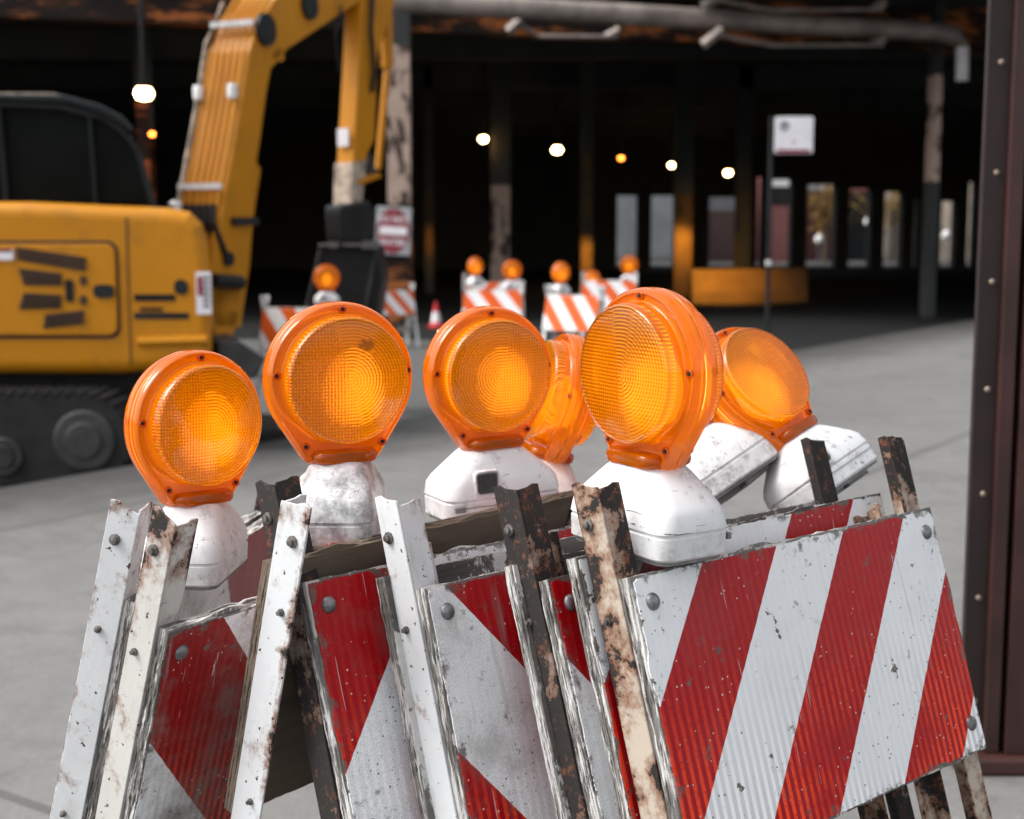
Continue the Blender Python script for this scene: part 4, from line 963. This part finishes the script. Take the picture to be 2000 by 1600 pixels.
# cab
YC = 9.3
bm = BM(); prism(bm, pw([(-300, 210), (20, 200), (140, 208), (215, 228), (252, 256), (272, 290), (300, 402), (-300, 402)], YC), (-0.30, 0.95, 0)); cab = ex("cab_glass", bm, M['glass'], bevel=0.03)
bm = BM(); prism(bm, pw([(-320, 188), (0, 183), (125, 185), (195, 204), (238, 226), (262, 252), (258, 262), (225, 240), (185, 220), (130, 204), (0, 198), (-320, 204)], YC - 0.06), (-0.32, 1.07, 0)); roof = ex("cab_roof", bm, M['frame'], bevel=0.02)
bm = BM(); tube(bm, pw([(0, 205), (120, 210), (205, 232), (246, 262), (270, 300), (300, 405)], YC - 0.03), 0.022, 6); tube(bm, pw([(-2, 205), (14, 400)], YC - 0.03), 0.022, 6)
tube(bm, pw([(175, 215), (188, 400)], YC - 0.03), 0.018, 6); ex("cab_frame", bm, M['frame'], smooth=True)
bm = BM(); prism(bm, pw([(-320, 180), (105, 181), (108, 187), (-320, 186)], YC + 0.1), (0, 0.6, 0)); ex("roof_hatch", bm, M['dirtyyellow'])
bm = BM(); prism(bm, rr_px(48, 280, 74, 325, 0.03, YC + 0.3), (0, 0.1, 0))
ex("cab_seat", bm, M['mudsteel'])
# tracks
for Yt, nm in ((8.55, 0), (10.4, 1)):
    Yc = Yt; a, b = W(-200, 855, 8.55), W(165, 855, 8.55); rr = 0.27
    if nm: a, b = a + Vector((0, Yt - 8.55, 0)), b + Vector((0, Yt - 8.55, 0))
    zc = 0.125 + 0.01
    pts = []
    for k in range(13): t = rad(-90 + 180 * k / 12); pts.append(Vector((b.x + rr * math.cos(t), Yc, zc + rr * math.sin(t))))
    for k in range(13): t = rad(90 + 180 * k / 12); pts.append(Vector((a.x + rr * math.cos(t), Yc, zc + rr * math.sin(t))))
    bm = BM(); prism(bm, pts, (0, 0.42, 0)); tr = ex("track", bm, M['rubber'])
    bm = BM()
    per = []
    for i in range(len(pts)):
        p0_, p1_ = pts[i], pts[(i + 1) % len(pts)]; L = (p1_ - p0_).length; n = max(1, int(L / 0.07))
        for j in range(n): per.append((p0_.lerp(p1_, (j + 0.5) / n), (p1_ - p0_).normalized()))
    for p_, d_ in per:
        nr = Vector((d_.z, 0, -d_.x)); q = [p_ - d_ * 0.018, p_ + d_ * 0.018, p_ + d_ * 0.012 + nr * 0.025, p_ - d_ * 0.012 + nr * 0.025]
        prism(bm, [v - Vector((0, 0.004, 0)) for v in q], (0, 0.43, 0))
    exchild("track_shoes", bm, M['rubber'], tr)
    for cx in (b.x, b.x - 0.5, b.x - 0.95):
        bm = BM(); r_ = 0.19 if cx == b.x else 0.12; zz = zc if cx == b.x else zc - 0.10
        lathe(bm, [(r_, -0.012), (r_ * 0.92, -0.02), (r_ * 0.6, -0.02), (r_ * 0.55, -0.035), (0.02, -0.035)], 'Y', 24, (cx, Yc, zz)); exchild("track_wheel", bm, M['mudsteel'], tr)
bm = BM(); prism(bm, pw([(-100, 728), (380, 728), (360, 775), (-60, 790)], 9.2), (0, 1.3, 0)); ex("undercarriage", bm, M['black'])
# dozer blade
bm = BM(); prism(bm, pw([(425, 668), (470, 668), (520, 700), (500, 740), (430, 735)], 9.0), (-0.5, 1.6, 0)); ex("dozer_blade", bm, M['mudsteel'], bevel=0.01)
bm = BM(); prism(bm, pw([(300, 700), (440, 700), (440, 722), (300, 730)], 9.3), (0, 0.14, 0)); ex("blade_arm", bm, M['black'])
# boom: profile in a vertical plane heading away to the right
HB = rad(25); T_ = Vector((math.sin(HB), math.cos(HB), 0)); NB = Vector((math.cos(HB), -math.sin(HB), 0))
B0 = W(440, 620, 9.75)
def onb(px, py, off=0.0):
    r = ray(px, py); t = (B0.dot(NB) + off - CP.dot(NB)) / r.dot(NB); return CP + r * t
side = [(400, 640), (417, 500), (437, 400), (457, 290), (476, 180), (488, 100), (506, 45), (545, -10), (620, -60), (780, -150), (905, -150), (890, -110), (760, -28), (690, 12), (620, 58), (560, 98), (546, 118), (530, 134), (521, 180), (508, 280), (500, 330), (492, 420), (480, 520), (470, 640)]
bm = BM(); prism(bm, [onb(*q) for q in side], NB * -0.33); boom = ex("boom", bm, M['yellow'], bevel=0.012)
def bside(name, cx, cy, r, mat, th=0.03):
    c = onb(cx, cy); bm = BM(); vs = []
    for k in range(20): a = k * 2 * math.pi / 20; vs.append(c + T_ * (math.cos(a) * r) + Vector((0, 0, math.sin(a) * r)))
    prism(bm, vs, NB * th); return exchild(name, bm, mat, boom)
bside("pivot_cover", 516, 58, 0.115, M['black']); bside("pin_boss", 602, 12, 0.10, M['black']); bside("pin_boss", 443, 506, 0.05, M['black'])
# gussets and the lift ram at the back of the boom
bm = BM(); prism(bm, [onb(*q) for q in ((545, 90), (556, 112), (552, 120), (530, 112))], NB * -0.30); exchild("gusset", bm, M['yellow'], boom)
bm = BM(); prism(bm, [onb(q[0], q[1], -0.08) for q in ((492, 305), (509, 330), (494, 430), (487, 520), (470, 640), (440, 640), (470, 430))], NB * -0.15); exchild("ram_guard", bm, M['yellow'], boom)
bm = BM(); prism(bm, [onb(q[0], q[1], 0.01) for q in ((452, 425), (497, 425), (497, 440), (452, 440))], NB * 0.04); exchild("ram_clamp", bm, M['black'], boom)
# hydraulic pipes running up the back face
for i in range(6):
    f = (0.05 + i * 0.06) if i < 3 else (0.16 + i * 0.035)
    offs = -0.02 - i * 0.056
    path = [(425, 500), (434, 400), (455, 290), (474, 180), (486, 100), (504, 45), (540, -15)]
    bm = BM(); tube(bm, [onb(q[0], q[1], 0) + NB * offs - T_ * 0.035 for q in path], 0.013, 8); exchild("hydraulic_pipe", bm, M['yellow'], boom)
bm = BM(); tube(bm, [onb(q[0], q[1], 0) - NB * 0.360 - T_ * 0.02 for q in ((434, 400), (474, 180), (488, 80), (520, 0))], 0.016, 8); exchild("hydraulic_pipe", bm, M['dirtyyellow'], boom)
for py, px in ((364, 441), (46, 503)):
    bm = BM()
    for i in range(6):
        c = onb(px, py) + NB * (-0.02 - i * 0.062) - T_ * 0.06; box(bm, (c.x - 0.024, c.y - 0.02, c.z - 0.02), (c.x + 0.024, c.y + 0.02, c.z + 0.02))
    exchild("pipe_clamp", bm, M['chrome'], boom)
for off in (-0.035, -0.325):
    c = onb(477, 180) + NB * off - T_ * 0.09
    bm = BM(); lathe(bm, [(0.03, 0), (0.036, 0.02), (0.036, 0.08), (0.03, 0.1)], 'Z', 12, (c.x, c.y, c.z - 0.05)); exchild("work_lamp", bm, M['lampglow'] if False else M['white'], boom)
for i in range(6):
    c = onb(432, 400) + NB * (-0.03 - i * 0.058) - T_ * 0.05
    bm = BM(); tube(bm, [c, c + Vector((0.0, -0.03, -0.12)), c + Vector((0.06 - i * 0.015, 0.02, -0.30)), c + Vector((0.05, 0.1, -0.42))], 0.022, 8); exchild("hose", bm, M['black'], boom)
# swing bracket
bm = BM(); prism(bm, [onb(*q) for q in ((405, 560), (475, 560), (470, 610), (462, 640), (452, 660), (420, 660), (415, 610))], NB * -0.28); ex("swing_bracket", bm, M['yellow'], bevel=0.01)
bm = BM(); tube(bm, [onb(415, 548, 0.03), onb(470, 552, 0.03)], 0.05, 10); ex("pivot_pin", bm, M['black'])
# dipper arm
S0 = W(700, 100, 11.35)
def ond(px, py, off=0.0):
    r = ray(px, py); t = (S0.dot(NB) + off - CP.dot(NB)) / r.dot(NB); return CP + r * t
bm = BM(); prism(bm, [ond(*q) for q in ((709, -60), (790, -60), (772, 0), (752, 60), (738, 110), (735, 200), (732, 272), (718, 300), (706, 395), (686, 402), (690, 330), (694, 260), (702, 120))], NB * -0.155); stick = ex("dipper_arm", bm, M['yellow'], bevel=0.01)
bm = BM(); prism(bm, [ond(q[0], q[1], 0.002) for q in ((688, 318), (716, 312), (707, 396), (685, 404))], NB * -0.162); exchild("scuffed_end", bm, M['dirtyyellow'], stick)
bm = BM(); tube(bm, [ond(742, -20, -0.07) + T_ * 0.1, ond(742, 130, -0.07) + T_ * 0.12], 0.05, 12); tube(bm, [ond(742, 130, -0.07) + T_ * 0.12, ond(726, 330, -0.07) + T_ * 0.1], 0.028, 10); exchild("bucket_ram", bm, M['yellow'], stick)
bm = BM(); tube(bm, [ond(728, -20, 0.03), ond(724, 60, 0.05), ond(731, 140, 0.04), ond(727, 180, 0.02)], 0.02, 8); tube(bm, [ond(668, 10, 0.0), ond(655, 70, 0.0), ond(663, 140, -0.05)], 0.010, 6); exchild("hose", bm, M['black'], stick)
bm = BM(); prism(bm, [ond(q[0], q[1], 0.01) for q in ((697, 352), (742, 338), (745, 346), (702, 362))], NB * -0.14); exchild("bucket_link", bm, M['yellow'], stick)
bm = BM(); prism(bm, [ond(q[0], q[1], -0.02) for q in ((716, 300), (728, 300), (736, 345), (724, 350))], NB * -0.1); exchild("bucket_link", bm, M['mudsteel'], stick)
rrprism2 = ond(676, 270, 0)
c = ond(690, 268, 0) - NB * 0.09 - T_ * 0.012
bm = BM(); prism(bm, [c + NB * a_ + Vector((0, 0, b_)) for a_, b_ in ((-0.05, -0.07), (0.05, -0.07), (0.05, 0.07), (-0.05, 0.07))], T_ * 0.01); exchild("warning_label", bm, M['signwhite'], stick)
# quick hitch and bucket
bm = BM(); prism(bm, [ond(q[0], q[1], 0.06) for q in ((668, 402), (722, 392), (738, 420), (732, 470), (672, 472), (668, 420))], NB * -0.16); ex("quick_hitch", bm, M['black'], bevel=0.02)
Yk = 11.9
bm = BM(); prism(bm, pw([(628, 478), (735, 478), (740, 500), (748, 545), (735, 620), (705, 655), (585, 650), (608, 560)], Yk), (0.02, 0.45, 0)); bucket = ex("bucket", bm, M['black'], bevel=0.02)
bm = BM(); tube(bm, pw([(628, 478), (608, 560), (588, 645)], Yk - 0.01), 0.012, 6); tube(bm, pw([(737, 480), (722, 560), (705, 650)], Yk - 0.01), 0.016, 6); tube(bm, pw([(622, 480), (740, 480)], Yk - 0.01), 0.022, 6)
exchild("bucket_rib", bm, M['mudsteel'], bucket)
for q in ((640, 468, 660, 484), (706, 470, 738, 486)):
    bm = BM(); prism(bm, pw([(q[0], q[1]), (q[2], q[1]), (q[2], q[3]), (q[0], q[3])], Yk - 0.05), (0, 0.2, 0)); exchild("bucket_lug", bm, M['steel'], bucket)
for k in range(5):
    p = W(600 + k * 22, 655, Yk); bm = BM(); prism(bm, [p + Vector((-0.03, 0, 0)), p + Vector((0.03, 0, 0)), p + Vector((0.0, 0, -0.12))], (0, 0.06, 0)); exchild("bucket_tooth", bm, M['mudsteel'], bucket)
for o in list(EX.children):
    for ch in o.children: ch.matrix_parent_inverse = (Matrix.Translation(EX.location)).inverted() if False else Matrix.Identity(4)
bpy.context.view_layer.update()
def fix(o, seen=set()):
    # children of digger parts were modelled in world coordinates: give them the inverse of their parent's world matrix
    for ch in o.children:
        ch.matrix_parent_inverse = o.matrix_world.inverted() if o != EX else ch.matrix_parent_inverse
        if o != EX: pass
        bpy.context.view_layer.update(); fix(ch)
fix(EX)
